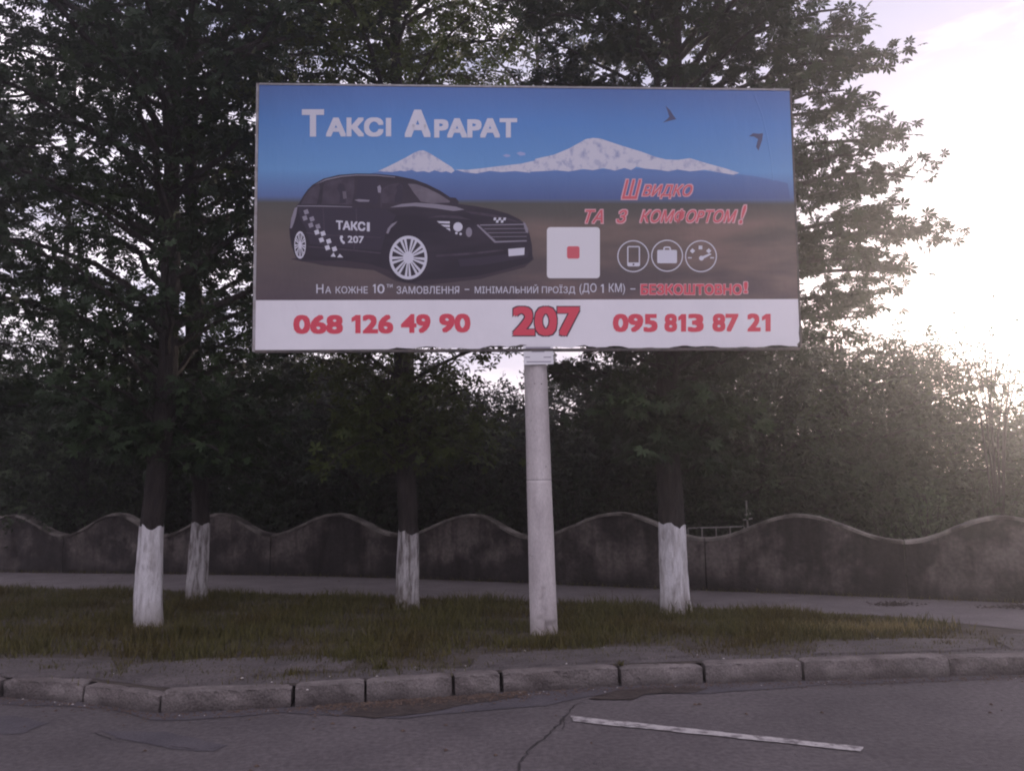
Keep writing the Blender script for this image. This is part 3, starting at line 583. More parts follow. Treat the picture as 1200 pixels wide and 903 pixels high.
flat('printed_card', z2(rrect(109, 622, 328, 833, 14)), 5, 'card_print', None, 'blank white rounded card with a red mark')
flat('printed_mark', z2(rrect(192, 701, 244, 752, 9)), 6, 'ink_coral')
def ring(name, outer, inner, layer, mt):
    n = len(outer); O = [uv(*q) for q in z2(outer)]; I = [uv(*q) for q in z2(inner)]
    V = [(x, y, layer*LAY) for x, y in O+I]; return bobj(name, mesh(name, V, [(i, n+i, n+(i+1) % n, (i+1) % n) for i in range(n)]), mt)
for cx, cy in ((466, 742), (606, 740), (746, 742)): ring('printed_ring', ell(cx, cy, 66, 66, 48), ell(cx, cy, 61.5, 61.5, 48), 6, 'ink_white')
ring('printed_phone', rrect(441, 700, 494, 784, 7), rrect(446, 705, 489, 768, 2), 6, 'ink_white'); flat('printed_phone', z2(rrect(446, 768, 489, 781, 2)), 5.5, 'ink_white'); flat('printed_phone', z2(ell(467, 776, 4, 4, 10)), 7, 'ink_night')
flat('printed_suitcase', z2(rrect(565, 716, 647, 771, 6)), 6, 'ink_white'); ring('printed_suitcase', rrect(590, 702, 622, 724, 9), rrect(596, 708, 616, 722, 5), 7, 'ink_white')
for x, y in ((711, 720), (744, 706), (778, 720)): flat('printed_gauge', z2(sq(x, y, 8, 0 if x != 744 else .78)), 6, 'ink_white')
flat('printed_gauge', z2([(692, 746), (708, 746), (708, 751), (692, 751)]), 6, 'ink_white'); flat('printed_gauge', z2([(784, 746), (800, 746), (800, 751), (784, 751)]), 6, 'ink_white')
flat('printed_gauge', z2(ell(748, 750, 10, 10, 16)), 6, 'ink_white'); flat('printed_gauge', z2([(746, 744), (784, 730), (790, 734), (752, 755)]), 7, 'ink_white')
for k in (-2, -1, 1, 2):
    x_ = k*BW/5+.11; bobj('weld', box_mesh(x_-.004, x_+.004, -hh+.42, hh-.02, 0, .0002, 'weld'), 'poster')
# crease in the vinyl at the right
cre = [(884, 112), (893, 135), (899, 160), (904, 190), (906, 212)]
V = []
for x, y in cre:
    q = uv(x, y); V += [(q[0]-.012, q[1], .0003), (q[0], q[1], .005), (q[0]+.012, q[1], .0003)]
bobj('crease', mesh('crease', V, [(3*i+k, 3*i+k+1, 3*i+k+4, 3*i+k+3) for i in range(len(cre)-1) for k in (0, 1)]), 'poster')
# pole, lower end chipped, casting seam two thirds down
ptop = atd(627, 415, 8.98); pole_dir = (ptop-pole_b).normalized(); ptop2 = ptop+pole_dir*1.6
def pole_part(name, t0, t1, n, mt, chips=False):
    Lp = (ptop-pole_b).length; V, Fs = [], []; seg = 40
    for i in range(n+1):
        t_ = t0+(t1-t0)*i/n; c = pole_b+pole_dir*(Lp*t_); r_ = .148-.020*t_
        for j in range(seg):
            a = 2*math.pi*j/seg; d = Vector((math.cos(a), math.sin(a), 0)); rr = r_*(1+.006*math.sin(a*3+i*.2)+random.uniform(-.003, .003))
            if chips:
                z = Lp*t_; fa = math.atan2(d.y, d.x)+math.pi/2        # 0 faces the road
                if abs(fa+.05) < .42-z*.75 and z < .55: rr -= .022+random.uniform(0, .006)
                if z < .12 and fa > .1 and fa < 1.4: rr -= .03
            V.append(c+d*rr)
    for i in range(n):
        for j in range(seg): Fs.append((i*seg+j, i*seg+(j+1) % seg, (i+1)*seg+(j+1) % seg, (i+1)*seg+j))
    Fs.append(tuple(n*seg+j for j in range(seg))); me = mesh(name, V, Fs)
    return obj(name, me, mt, board, True)
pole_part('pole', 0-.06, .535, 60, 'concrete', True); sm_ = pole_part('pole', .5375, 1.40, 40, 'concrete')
o = pole_part('pole_seam', .530, .542, 1, 'concrete_dark'); o.data.transform(Matrix.Translation(pole_b) @ Matrix.Diagonal((.985, .985, 1, 1)) @ Matrix.Translation(-pole_b))
for k in range(9):
    t_ = random.uniform(.15, .9); c = pole_b+pole_dir*(3*t_); a = random.uniform(-1.2, .6)-math.pi/2; r_ = .1485-.02*t_; s = random.uniform(.004, .011)
    d = Vector((math.cos(a), math.sin(a), 0)); tt = Vector((-d.y, d.x, 0)); q = c+d*(r_+.002)
    obj('pit', mesh('pit', [q+tt*s*math.cos(w)+Vector((0, 0, s*math.sin(w))) for w in [i*1.05 for i in range(6)]], [tuple(range(6))]), 'concrete_dark', board)
# small notice plate hanging at the lower edge
pl = flat('notice_plate', [(613, 404.8), (648, 404.2), (648.6, 426.6), (614, 427.4)], 14, 'card_print', None, 'small white notice plate under the lower edge')
pl2 = [(616, 407.5, 645, 2.0), (623, 412, 638, 1.3), (615.5, 418.5, 621, 1.2), (637, 418.5, 646, 1.2), (617, 424, 645.5, 1.4)]
for x0, y, x1, h in pl2: flat('notice_text', [(x0, y-h/2), (x1, y-h/2-.1), (x1, y+h/2-.1), (x0, y+h/2)], 15, 'ink_grey')
bobj('bracket', box_mesh(uv(628, 410)[0]-.16, uv(628, 410)[0]+.16, -hh+.1, -hh+.2, -.19, -.05), 'steel_dark')
bobj('bracket', box_mesh(uv(628, 410)[0]-.16, uv(628, 410)[0]+.16, -hh+1.2, -hh+1.3, -.19, -.05), 'steel_dark')
def behind_board(P, slack=.22):               # is a point clear of the billboard (behind it, or off to the side)
    q = Vector(P)-BC; u_, v_, n_ = q.dot(bu), q.dot(bv), q.dot(bn)
    return not (abs(u_) < hw+.22 and abs(v_) < hh+.5 and n_ > -slack)

# ------------------------------------------------------------------ trees
def leaf_template(nl=7, length=1.0, wide=.20):
    V = [(0, 0, 0)]; Fs = []
    for k in range(nl):
        a = (k-(nl-1)/2)*(2*math.pi*.70/(nl-1)); ln = length*(1-.12*abs(k-(nl-1)/2)); w = wide*ln
        c, s = math.cos(a), math.sin(a); b_ = len(V)
        for (x, y, z) in ((.62*ln, w, -.02), (ln, 0, -.20*ln), (.62*ln, -w, -.02)): V.append((x*c-y*s, x*s+y*c, z))
        Fs += [(0, b_+2, b_+1), (0, b_+1, b_)]
    return np.array(V), np.array(Fs)
PALM = leaf_template(7); PALM5 = leaf_template(5, 1, .24)
SIMPLE = (np.array([(0, 0, 0), (.45, .30, .02), (1, 0, -.12), (.45, -.30, .02)]), np.array([(0, 3, 2), (0, 2, 1)]))
SPRAY = (np.array([(0, 0, 0), (.3, .16, .02), (.62, .10, -.05), (.30, -.05, 0), (.1, .05, 0), (.55, .42, -.06), (.2, .55, -.03), (.08, -.05, .0), (.5, -.45, -.08), (.2, -.5, -.02), (.5, 0, .0), (1, .1, -.15), (.85, -.18, -.1)]),
         np.array([(0, 1, 2), (0, 2, 3), (4, 5, 6), (7, 9, 8), (10, 12, 11)]))
def leaf_frames(P, Dr, tilt=.55):             # P positions, Dr outward directions -> rotation matrices (n,3,3)
    n = len(P); x = Dr+rng.normal(0, .45, (n, 3)); x[:, 2] -= .18; x /= np.linalg.norm(x, axis=1)[:, None]
    up = np.tile([0, 0, 1.], (n, 1))+rng.normal(0, tilt, (n, 3)); y = np.cross(up, x); y /= np.linalg.norm(y, axis=1)[:, None]; z = np.cross(x, y)
    return np.stack([x, y, z], axis=2)
def leaves_mesh(name, P, M_, sz, tpl):
    T, Fc = tpl; n = len(P)
    V = np.einsum('nij,kj->nki', M_, T)*sz[:, None, None]+P[:, None, :]
    Fa = (Fc[None]+(np.arange(n)*len(T))[:, None, None]).reshape(-1, 3)
    return np_mesh(name, V.reshape(-1, 3), Fa)
leaf_me = {}
def pix(P):
    d = P-np.array(CAM); z = d @ np.array(F); return 600+FOC*(d @ np.array(RT))/z, 451.5-FOC*(d @ np.array(UP))/z, z
def limb(base, tip, droop=.25, n=6):
    base, tip = Vector(base), Vector(tip); L_ = (tip-base).length
    return [base.lerp(tip, k/n)+Vector((random.gauss(0, .02)*L_*(k > 0), random.gauss(0, .02)*L_*(k > 0), droop*L_*.6*math.sin(math.pi*k/n))) for k in range(n+1)]
def tree(name, label, path, rads, limbs, leafm, tpl=PALM, size=.16, per=9, spread=.34, flat_=.45, white=None, singles=0, sel=None, twig_gap=.22, cat='tree', group=None, board_cull=True):
    """path: trunk points; limbs: list of (start, tip, droop); leaf groups sit round the twigs of every limb"""
    root = empty(name, tuple(path[0])); tag(root, label, cat, group)
    # trunk, finely faceted and ridged
    pts = []
    for a, b_ in zip(path, path[1:]):
        k = max(2, int((Vector(b_)-Vector(a)).length/.10)) if white else 4
        pts += [Vector(a).lerp(Vector(b_), i/k) for i in range(k)]
    pts.append(Vector(path[-1])); n = len(pts); rr = []
    cum = [0]
    for a, b_ in zip(pts, pts[1:]): cum.append(cum[-1]+(b_-a).length)
    tot = cum[-1]
    def rad(d): 
        t_ = d/tot; return rads[0]+(rads[1]-rads[0])*t_**.8
    seg = 28 if white else 10; ph = random.random()*9
    def ring_pts(c, r_, z, extra=0.):
        o_ = []
        for j in range(seg):
            a = 2*math.pi*j/seg
            k = 1+(.05*math.sin(a*5+ph+z*1.1)+.035*math.sin(a*9-z*2.3+ph)+.03*math.sin(a*2+z*3)+random.uniform(-.02, .02) if white else .04*math.sin(a*3+z))
            if z < .35 and white: k += .10*(1-z/.35)**2*(1+.5*math.sin(a*4+ph))
            o_.append(c+Vector((math.cos(a), math.sin(a), 0))*(r_*k+extra))
        return o_
    V, Fs = [], []; rings = []
    for i, c in enumerate(pts):
        rp = ring_pts(c, rad(cum[i]), cum[i]); rings.append(rp); V += rp
    for i in range(n-1):
        for j in range(seg): Fs.append((i*seg+j, i*seg+(j+1) % seg, (i+1)*seg+(j+1) % seg, (i+1)*seg+j))
    Fs.append(tuple((n-1)*seg+j for j in range(seg)))
    obj('trunk', mesh('trunk', V, Fs), 'bark', root, True)
    if white:                                  # coat of limewash, ragged at its upper edge
        V, Fs = [], []; k = 0
        wr = [i for i in range(n) if cum[i] <= white]; 
        for i in wr:
            c = pts[i]; last = i == wr[-1]
            for q in rings[i]:
                d = (q-c); d.normalize(); V.append(q+d*.004+Vector((0, 0, random.uniform(-.012, .012)+.022*math.sin(len(V)*.45)+.018*math.sin(len(V)*1.13+2) if last else 0)))
        for i in range(len(wr)-1):
            for j in range(seg): Fs.append((i*seg+j, i*seg+(j+1) % seg, (i+1)*seg+(j+1) % seg, (i+1)*seg+j))
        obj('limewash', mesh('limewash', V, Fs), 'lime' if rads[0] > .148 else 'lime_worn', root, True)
    items, LP, LD = [], [], []
    for (s, t_, dr) in limbs:
        s, t_ = Vector(s), Vector(t_); pl_ = limb(s, t_, dr); Ln = (t_-s).length
        if board_cull and not all(behind_board(q, .12) for q in pl_): continue
        items.append((pl_, [max(.008, .016*Ln*(1-k/len(pl_))+.006) for k in range(len(pl_))]))
        nt_ = max(3, int(Ln/twig_gap)); hd = (t_-s).normalized()
        for k in range(nt_):
            f = .10+.90*(k+random.random()*.6)/nt_; f = min(f, 1); idx = min(len(pl_)-2, int(f*(len(pl_)-1))); fr_ = f*(len(pl_)-1)-idx
            q = pl_[idx].lerp(pl_[idx+1], min(1, fr_)); side = Vector((-hd.y, hd.x, 0))*random.choice((-1, 1))
            tl = Ln*.26*(1.15-f*.7)*random.uniform(.5, 1.1)
            e = q+(side*random.uniform(.3, 1)+hd*random.uniform(.2, .9)+Vector((0, 0, random.uniform(-.35, .3)))).normalized()*tl
            if k % 2 == 0: items.append(([q, q.lerp(e, .5)+Vector((0, 0, .03)), e], [.009, .007, .004]))
            for g in range(2):
                c = q.lerp(e, .5+.5*g); m_ = max(2, int(per*random.uniform(.5, 1.3)/2)); 
                off = rng.normal(0, 1, (m_, 3))*np.array([spread, spread, spread*flat_])*.6
                pos = np.array(c)+off; LP.append(pos); D_ = off/np.maximum(np.linalg.norm(off, axis=1)[:, None], .01)*.6+np.array(hd)*.5; LD.append(D_)
    br = obj('branches', tubes('branches', items, 5), 'bark', root); br['kind'] = 'stuff'
    P = np.concatenate(LP); D_ = np.concatenate(LD)
    if board_cull: keep = np.array([behind_board(q) for q in P]); P, D_ = P[keep], D_[keep]
    M_ = leaf_frames(P, D_); sz = size*rng.uniform(.7, 1.2, len(P))
    if singles:
        px, py, z = pix(P); ok = (px > 0) & (px < 1200) & (py > 0) & (py < 640)
        inb = (px > 300) & (px < 935) & (py > 98) & (py < 410) & (z > 8.3); ok &= ~inb
        if sel: ok &= sel(px, py)
        idx = np.where(ok)[0]; idx = idx[np.argsort(z[idx])][:singles]; T, Fc = tpl
        key = (leafm, len(T))
        if key not in leaf_me:
            me = np_mesh('leaf', T, Fc); me.materials.append(MAT[leafm]); leaf_me[key] = me
        base = Matrix.Translation(-Vector(root.location))
        for i in idx:
            o_ = bpy.data.objects.new('leaf', leaf_me[key]); C.objects.link(o_); o_.parent = root
            o_.matrix_basis = base @ (Matrix.Translation(P[i]) @ Matrix(M_[i].tolist()).to_4x4() @ Matrix.Scale(float(sz[i]), 4))
        rest = np.ones(len(P), bool); rest[idx] = False; P, M_, sz = P[rest], M_[rest], sz[rest]
    fo = obj('foliage', leaves_mesh('foliage', P, M_, sz, tpl), leafm, root); fo['kind'] = 'stuff'
    return root
def along(path, z):
    for a, b_ in zip(path, path[1:]):
        a, b_ = Vector(a), Vector(b_)
        if a.z <= z <= b_.z: return a.lerp(b_, (z-a.z)/(b_.z-a.z))
    return Vector(path[-1])
def rand_limbs(path, n, z0, z1, env, amin=0, amax=360, rise=.12, droop=.2):
    o = []
    for k in range(n):
        z = z0+(z1-z0)*(k+random.random())/n; a = R(amin+(amax-amin)*((k*.618034+random.random()*.12) % 1)); L_ = env(z)*random.uniform(.72, 1.08)
        s = along(path, z-L_*.25); o.append((s, s+Vector((math.cos(a)*L_, math.sin(a)*L_, L_*(rise+.25+random.uniform(-.12, .12)))), droop*random.uniform(.3, 1.2)))
    return o
Y1, Y2, Y3, Y4 = [at(x, y, GZ).y for x, y in ((175, 733), (231, 706), (478, 712), (792, 718))]
def tpath(base, ups, Y): 
    b_ = at(*base, GZ); b_.z = GZ-.05; return [b_]+[atd(x, y, b_.y) for x, y in ups]
p1 = tpath((175, 733), [(174, 700), (178, 616), (188, 520), (197, 430), (200, 300), (203, 120), (206, -60), (210, -260)], 0)
p2 = tpath((231, 706), [(231, 690), (236, 612), (232, 520), (226, 400), (224, 200), (226, 0), (228, -180)], 0)
p3 = tpath((478, 712), [(478, 690), (479, 623), (474, 520), (470, 400), (468, 200), (462, 0), (460, -200)], 0)
p4 = tpath((792, 718), [(790, 690), (787, 614), (783, 540), (782, 430), (786, 300), (790, 120), (792, -60), (794, -260)], 0)
gn = 'limewashed chestnut trees along the verge'
def low(p): return rand_limbs(p, 12, 2.0, 2.9, lambda z: 1.25, rise=-.12, droop=.5)
tree('chestnut_tree', 'nearest limewashed chestnut tree, leftmost whitewashed trunk in the grass', p1, (.150, .05),
     rand_limbs(p1, 68, 2.4, 10.3, lambda z: 1.5+1.3*math.sin(min(1, max(0, z-2.6)/4)*math.pi*.62))+low(p1), 'leaf_left', PALM, .112, 21, .29, .42, 1.22, 300, twig_gap=.30, group=gn)
tree('chestnut_tree', 'slim limewashed chestnut tree further back, just right of the nearest trunk', p2, (.135, .05),
     rand_limbs(p2, 46, 2.5, 10.5, lambda z: 1.3+1.2*math.sin(min(1, (z-2.6)/4)*math.pi*.62))+low(p2), 'leaf_left', PALM5, .12, 17, .34, .45, 1.15, 0, group=gn)
tree('chestnut_tree', 'limewashed tree with yellowish crown rising behind the left half of the billboard', p3, (.145, .05),
     rand_limbs(p3, 62, 2.3, 10.5, lambda z: 1.2+.9*math.sin(min(1, (z-2.6)/4)*math.pi*.62), rise=.2)+low(p3), 'leaf_olive', PALM5, .115, 18, .36, .5, 1.05, 200, group=gn)
l4 = rand_limbs(p4, 74, 2.3, 10.4, lambda z: 1.4+.95*math.sin(min(1, (z-2.6)/4)*math.pi*.62), 42, 318)
for tx, ty, sy, dz in ((985, 12, 90, 0), (1003, 40, 120, .4), (1040, 76, 150, .1), (1018, 128, 190, .3), (990, 105, 170, -.5), (1072, 205, 270, .1), (1030, 180, 240, -.5), (1035, 165, 230, .5), (1088, 275, 330, .2), (1060, 255, 320, -.4), (1050, 318, 370, .4), (1020, 300, 360, -.5), (1030, 345, 400, .1), (1005, 225, 290, 0), (1000, 65, 140, -.3), (1010, 372, 420, .5), (985, 395, 440, -.3), (960, -25, 60, .2)):
    s = atd(786, sy+20, Y4); l4.append((s, atd(tx, ty, Y4+dz), .16))
tree('chestnut_tree', 'limewashed chestnut tree right of the billboard pole with big leafy crown against bright sky', p4, (.175, .05),
     l4+low(p4), 'leaf_chestnut', PALM, .122, 26, .25, .34, 1.15, 300, sel=lambda px, py: px > 900, twig_gap=.27, group=gn)
# a tree whose trunk stands left of the frame
b0 = at(-190, 728, GZ); p0 = [b0, b0+Vector((.05, 0, 3)), b0+Vector((0, .1, 6)), b0+Vector((.1, 0, 9))]
tree('chestnut_tree', 'tree at the far left edge whose drooping boughs reach into the frame', p0, (.16, .05),
     rand_limbs(p0, 46, 2.6, 7.2, lambda z: 2.2+.3*math.sin(z), -100, 110), 'leaf_left', PALM, .14, 16, .34, .42, None, 160, twig_gap=.22)
# trees and bushes beyond the wall
def bg_tree(px, Y, ytop, rad_, zlow, label, leafm='leaf_dark', nl=40, size=.19, per=22, name='broadleaf_tree', tpl=SPRAY, lean=0, spread=.5, cat='tree'):
    base = atd(px, 640, Y); base.z = GZ; top = atd(px, ytop, Y).z
    path = [base, base+Vector((lean*.3, 0, top*.4)), base+Vector((lean, 0, top*.92))]
    ls = rand_limbs(path, nl, zlow+.3, top*.93, lambda z: 1.1*rad_*math.sqrt(max(.12, 1-((z-(zlow+top)/2)/((top-zlow)/2+.3))**2)), rise=.05, droop=.25)
    return tree(name, label, path, (.13, .03), ls, leafm, tpl, size, per, spread, .6, None, 0, twig_gap=.26, cat=cat, board_cull=False)
bg_tree(20, 18.0, 440, 2.3, .3, 'dark bushy tree beyond the wall at the left edge', nl=44)
bg_tree(95, 17.0, 385, 2.0, .3, 'light tipped rounded tree beyond the wall left of the nearest trunk', 'leaf_mid', nl=44)
bg_tree(-70, 20.0, 380, 2.6, .3, 'dark tree beyond the wall, cut by the left edge', nl=40)
bg_tree(215, 19.0, 400, 2.3, .3, 'dark tree beyond the wall behind the slim limewashed trunk', nl=44)
bg_tree(330, 17.0, 405, 2.1, .3, 'dark spreading tree beyond the wall under the left corner of the billboard', nl=46)
bg_tree(430, 16.2, 400, 2.0, .3, 'dark tree beyond the wall just left of the yellowish crown trunk', nl=46)
bg_tree(520, 18.0, 450, 1.8, .3, 'low dark tree beyond the wall between yellowish crown trunk and pole', nl=42)
bg_tree(610, 19.0, 500, 1.7, .3, 'lowest dark bushy tree beyond the wall behind the billboard pole', nl=36)
bg_tree(640, 17.5, -40, 2.1, 5.9, 'thin crowned tall tree rising over the middle of the billboard', 'leaf_left', 34, .16, 7, tpl=PALM5)
bg_tree(562, 15.6, 452, 1.3, .3, 'narrow dark tree beyond the wall just left of the billboard pole', nl=34)
bg_tree(700, 16.4, 425, 2.0, .3, 'dark tree beyond the wall right of the billboard pole', nl=46)
bg_tree(800, 15.2, 385, 2.0, .3, 'dark dense tree beyond the wall behind the right limewashed trunk', nl=50)
bg_tree(900, 14.6, 370, 1.9, .3, 'dense tree beyond the wall under the right corner of the billboard', 'leaf_mid', nl=52)
bg_tree(1000, 14.5, 392, 1.8, .3, 'broad tree beyond the wall right of the billboard corner', 'leaf_mid', nl=52)
bg_tree(1085, 15.5, 402, 1.6, .3, 'round topped tree beyond the wall against the bright sky', 'leaf_mid', nl=50)
bg_tree(1190, 16.5, 478, 1.9, .3, 'low tree beyond the wall at the right edge under the glow', 'leaf_mid', nl=44)
bg_tree(1320, 17.0, 460, 2.0, .3, 'tree beyond the wall just cut by the right edge', 'leaf_mid', nl=30)
bg_tree(480, 17.0, -60, 2.0, 5.6, 'pale yellowish tall tree rising behind the top left of the billboard', 'leaf_olive', 40, .15, 9)
bg_tree(330, 19.0, -40, 2.3, 5.4, 'tall dark tree between the left crowns and the billboard top', 'leaf_left', 30, .15, 10)
bg_tree(60, 19.5, 0, 2.6, 4.9, 'tall dark tree behind the nearest chestnut on the left', 'leaf_left', 26, .15, 9)
# woodland mass further off, reads as one
WP, WD = [], []
for k in range(40000):
    x = random.uniform(-26, 24); tp = 4.0+.6*math.sin(x*.8)+.5*math.sin(x*2.1+1)-.05*max(0, x)*3
    if 8 < x: tp -= .8
    if -2.5 < x < 2.2: tp -= .9
    z = .2+(tp-.2)*random.random()**.85; WP.append((x, 23+random.gauss(0, 1.2), z)); WD.append((random.gauss(0, 1), random.gauss(0, 1), random.gauss(0, .5)))
WP, WD = np.array(WP), np.array(WD); tag(obj('distant_woodland', leaves_mesh('distant_woodland', WP, leaf_frames(WP, WD, 1.2), rng.uniform(.3, .55, len(WP)), SPRAY), 'leaf_dark'), kind='stuff')
# bushes right behind the wall
def bush(px, py, Y, r_, h, n, leafm, label, size=.08, name='bush', tpl=SIMPLE):
    b_ = atd(px, py, Y); b_.z = GZ; root = empty(name, tuple(b_)); tag(root, label, 'bush')
    P, D_, items = [], [], []
    for k in range(max(8, n//40)):
        a = random.random()*6.28; e = b_+Vector((math.cos(a)*r_*random.random(), math.sin(a)*r_*random.random()*.6, h*random.uniform(.55, 1)))
        items.append(([b_+Vector((random.gauss(0, .05), random.gauss(0, .05), 0)), b_.lerp(e, .5)+Vector((0, 0, .1)), e], [.012, .008, .004]))
        for j in range(40):
            f = random.random()**.6; q = b_.lerp(e, f)+Vector((random.gauss(0, .1), random.gauss(0, .1), random.gauss(0, .06))); P.append(tuple(q)); D_.append((q.x-b_.x, q.y-b_.y, .3))
    obj('stems', tubes('stems', items, 4), 'bark', root)['kind'] = 'stuff'
    P, D_ = np.array(P), np.array(D_); D_ /= np.linalg.norm(D_, axis=1)[:, None]+.01
    obj('foliage', leaves_mesh('foliage', P, leaf_frames(P, D_, .7), size*rng.uniform(.6, 1.3, len(P)), tpl), leafm, root)['kind'] = 'stuff'
bush(1086, 600, 12.2, .55, 1.55, 700, 'leaf_pale', 'pale leaved bush behind the trough of the wall at the right', .085)
bush(1040, 610, 12.6, .5, 1.2, 400, 'leaf_mid', 'small green bush left of the pale leaved one behind the wall', .07)
bush(838, 615, 13.2, .55, 1.15, 500, 'leaf_mid', 'weedy bush behind the low rail beside the right limewashed trunk', .07)
bush(660, 580, 14.5, .6, 1.9, 600, 'leaf_mid', 'green bush behind the wall just right of the billboard pole', .09)
bush(1150, 600, 12.4, .8, 1.6, 700, 'leaf_mid', 'leafy bush behind the rightmost crest of the wall', .08)
bush(170, 610, 17.5, 1.0, 1.6, 600, 'leaf_mid', 'bush behind the wall beside the nearest limewashed trunk', .09)
bush(330, 600, 16.0, 1.0, 1.6, 600, 'leaf_dark', 'dark bush behind the wall under the left end of the billboard', .09)
# young whippy sapling seen against the glow
sb_ = atd(1160, 500, 13.2); sb_.z = GZ; sap = empty('sapling', tuple(sb_)); tag(sap, 'thin whippy sapling with sparse leaves against the glowing sky at right', 'sapling')
items, P, D_ = [], [], []
for (x, y) in ((1108, 352), (1128, 372), (1150, 362), (1175, 372), (1196, 360), (1205, 395), (1140, 400), (1185, 400), (1165, 345)):
    e = atd(x, y, 13.2+random.uniform(-.5, .5)); mid = Vector((sb_.x+(e.x-sb_.x)*.35, sb_.y, e.z*.6)); pts = [sb_, mid, mid.lerp(e, .55)+Vector((0, 0, .12)), e]; items.append((pts, [.022, .014, .009, .004]))
    for k in range(13):
        f = random.random()**.7; q = (mid.lerp(pts[2], f*2) if f < .5 else pts[2].lerp(e, f*2-1))+Vector((random.gauss(0, .06), random.gauss(0, .06), random.gauss(0, .05))); P.append(tuple(q)); D_.append((random.gauss(0, 1), random.gauss(0, 1), .3))
obj('stems', tubes('stems', items, 5), 'bark', sap)['kind'] = 'stuff'
P, D_ = np.array(P), np.array(D_); obj('foliage', leaves_mesh('foliage', P, leaf_frames(P, D_, .6), .075*rng.uniform(.6, 1.3, len(P)), SIMPLE), 'leaf_mid', sap)['kind'] = 'stuff'

# ------------------------------------------------------------------ cross and rail behind the wall
cb = atd(877, 620, 13.0); ct = atd(874.5, 586, 13.0); cb.z = GZ
cross = empty('metal_cross', tuple(cb)); tag(cross, 'small pale metal cross sticking up behind the wall right of the limewashed trunk', 'cross')
obj('post', mesh('post', *tube_data([cb, ct], [.016, .014], 8)), 'pale_metal', cross)
for y, w in ((608, .075), (602, .05)):
    c = atd(876.4, y, 13.0); obj('crossbar', mesh('crossbar', *tube_data([c+Vector((-w, 0, -.01)), c+Vector((w, .01, .01))], [.013, .013], 8)), 'pale_metal', cross)
rail = empty('low_railing', tuple(atd(835, 640, 13.05))); tag(rail, 'low thin metal railing behind the wall beside the metal cross', 'railing')
ra, rb = atd(806, 618.5, 13.05), atd(872, 616.5, 13.05)
obj('top_rail', mesh('top_rail', *tube_data([ra, rb], [.012, .012], 6)), 'pale_metal', rail)
for k in range(5):
    q = ra.lerp(rb, k/4); obj('post', mesh('post', *tube_data([Vector((q.x, q.y, GZ)), q], [.010, .010], 6)), 'pale_metal', rail)

# ------------------------------------------------------------------ grass
def grass(name, n, fn, hmin, hmax, mt, w=.006):
    V = np.zeros((n, 5, 3)); 
    for i in range(n):
        x, y, s = fn(); h = random.uniform(hmin, hmax)*s; a = random.random()*6.28; lx, ly = random.gauss(0, .35)*h, random.gauss(0, .35)*h
        cx, cy = math.cos(a)*w, math.sin(a)*w
        V[i] = [(x-cx, y-cy, GZ), (x+cx, y+cy, GZ), (x+cx*.7+lx*.35, y+cy*.7+ly*.35, GZ+h*.6), (x-cx*.7+lx*.35, y-cy*.7+ly*.35, GZ+h*.6), (x+lx, y+ly, GZ+h*.97)]
    ar = np.arange(n)[:, None]*5
    tri = np.concatenate([ar+np.array([[0, 1, 2]]), ar+np.array([[0, 2, 3]]), ar+np.array([[3, 2, 4]])])
    return tag(obj(name, np_mesh(name, V.reshape(-1, 3), tri), mt), kind='stuff')
def gfront(x): return edge_y(x)+.02
def gback(x): return sm(NE, x)-.02
def dens(x): return max(0., min(1., (4.9-x)/1.6)) if x > 3.3 else 1.
def gpos():
    while True:
        x = random.uniform(-13, 6.2)
        if random.random() > dens(x): continue
        f, b_ = gfront(x), gback(x)
        if b_ <= f: continue
        y = f-.06+(b_-f+.06)*random.random(); yy = y-f+.12*math.sin(x*3.7)+.08*math.sin(x*8.9+2)
        if random.random() > min(1, max(.04, (yy+.02)/.34)): continue
        if (x-pole_b.x)**2/.09+(y-pole_b.y+.12)**2/.05 < 1 and random.random() < .85: continue
        cl = .5+.5*math.sin(x*2.3+y*3.1)*math.sin(x*.9-y*4+2); edge = min(1, (y-f)/.25+.25)
        if random.random() < .2+.8*cl: return x, y, (.35+.95*cl*random.random()+.05)*edge*(1 if x < 3.5 else .7)
grass('verge_grass', 80000, gpos, .05, .185, 'grass_mat', .0045)
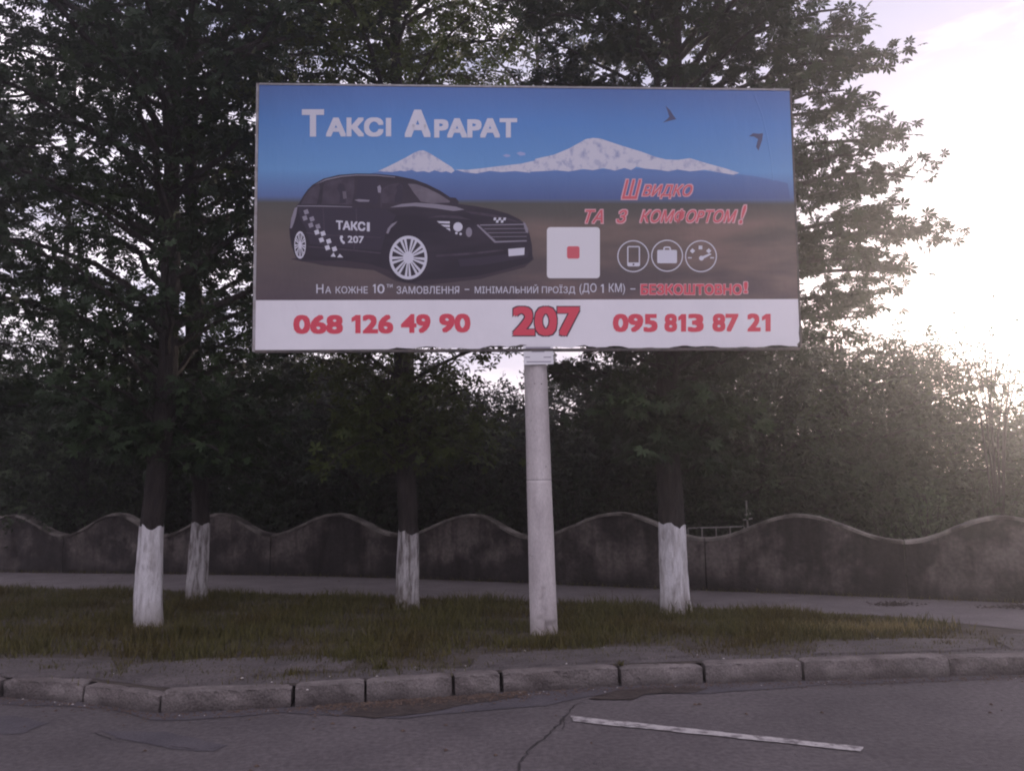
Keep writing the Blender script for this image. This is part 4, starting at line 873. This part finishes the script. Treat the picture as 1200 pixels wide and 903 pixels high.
def gsp():
    x = random.uniform(-9, 7.5); return x, edge_y(x)+random.gauss(-.12, .14), .5
grass('sparse_weeds', 6500, gsp, .03, .12, 'grass_mat', .004)
def dry():
    x = random.choice((3.05, 4.0, 4.1))+random.gauss(0, .28); y = gfront(x)+abs(random.gauss(.0, .30))+.12
    return x, min(y, gback(x)), 1
pd = at(955, 742, GZ); pd2 = at(1045, 738, GZ)
def dry():
    c = random.choice((pd, pd, pd2)); return c.x+random.gauss(0, .26), c.y+random.gauss(0, .10)+.05, random.uniform(.5, 1)
grass('dry_grass', 1500, dry, .05, .16, 'straw_mat', .004)
def tuft(px, py, n, r_, h):
    c = at(px, py, GZ)
    def fn(): return c.x+random.gauss(0, r_), c.y+random.gauss(0, r_*.6), 1
    return grass('weed_tuft', n, fn, h*.4, h, 'grass_mat', .006)
for t_ in ((447, 784, 40, .03, .14), (170, 752, 120, .12, .25), (216, 748, 120, .10, .3), (640, 757, 160, .14, .16), (60, 786, 30, .05, .08), (345, 790, 30, .04, .08), (1110, 757, 40, .06, .07), (728, 779, 24, .03, .06), (150, 733, 140, .10, .26), (470, 714, 80, .1, .22), (800, 720, 80, .1, .22), (232, 708, 80, .1, .22)): tuft(*t_)
def wfoot():
    x = random.uniform(-12, 8.5); return x, sm(WB, x)-abs(random.gauss(0, .05)), .6
grass('wall_foot_weeds', 1800, wfoot, .03, .14, 'grass_mat', .005)

# ------------------------------------------------------------------ thin scattering volume, added to imitate lens veiling glare
HZ = .0045
hb = obj('glare_haze', box_mesh(-153, 153, -63, 203, -1, 14.5, 'glare_haze')); hb['kind'] = 'stuff'
hm = bpy.data.materials.new('glare_haze'); hm.use_nodes = True; t = hm.node_tree; t.nodes.clear()
o_ = t.nodes.new('ShaderNodeOutputMaterial'); pv = t.nodes.new('ShaderNodeVolumePrincipled'); pv.inputs['Color'].default_value = (.95, .92, .95, 1)
pv.inputs['Density'].default_value = HZ; pv.inputs['Anisotropy'].default_value = .79; t.links.new(pv.outputs[0], o_.inputs['Volume']); hb.data.materials.append(hm)
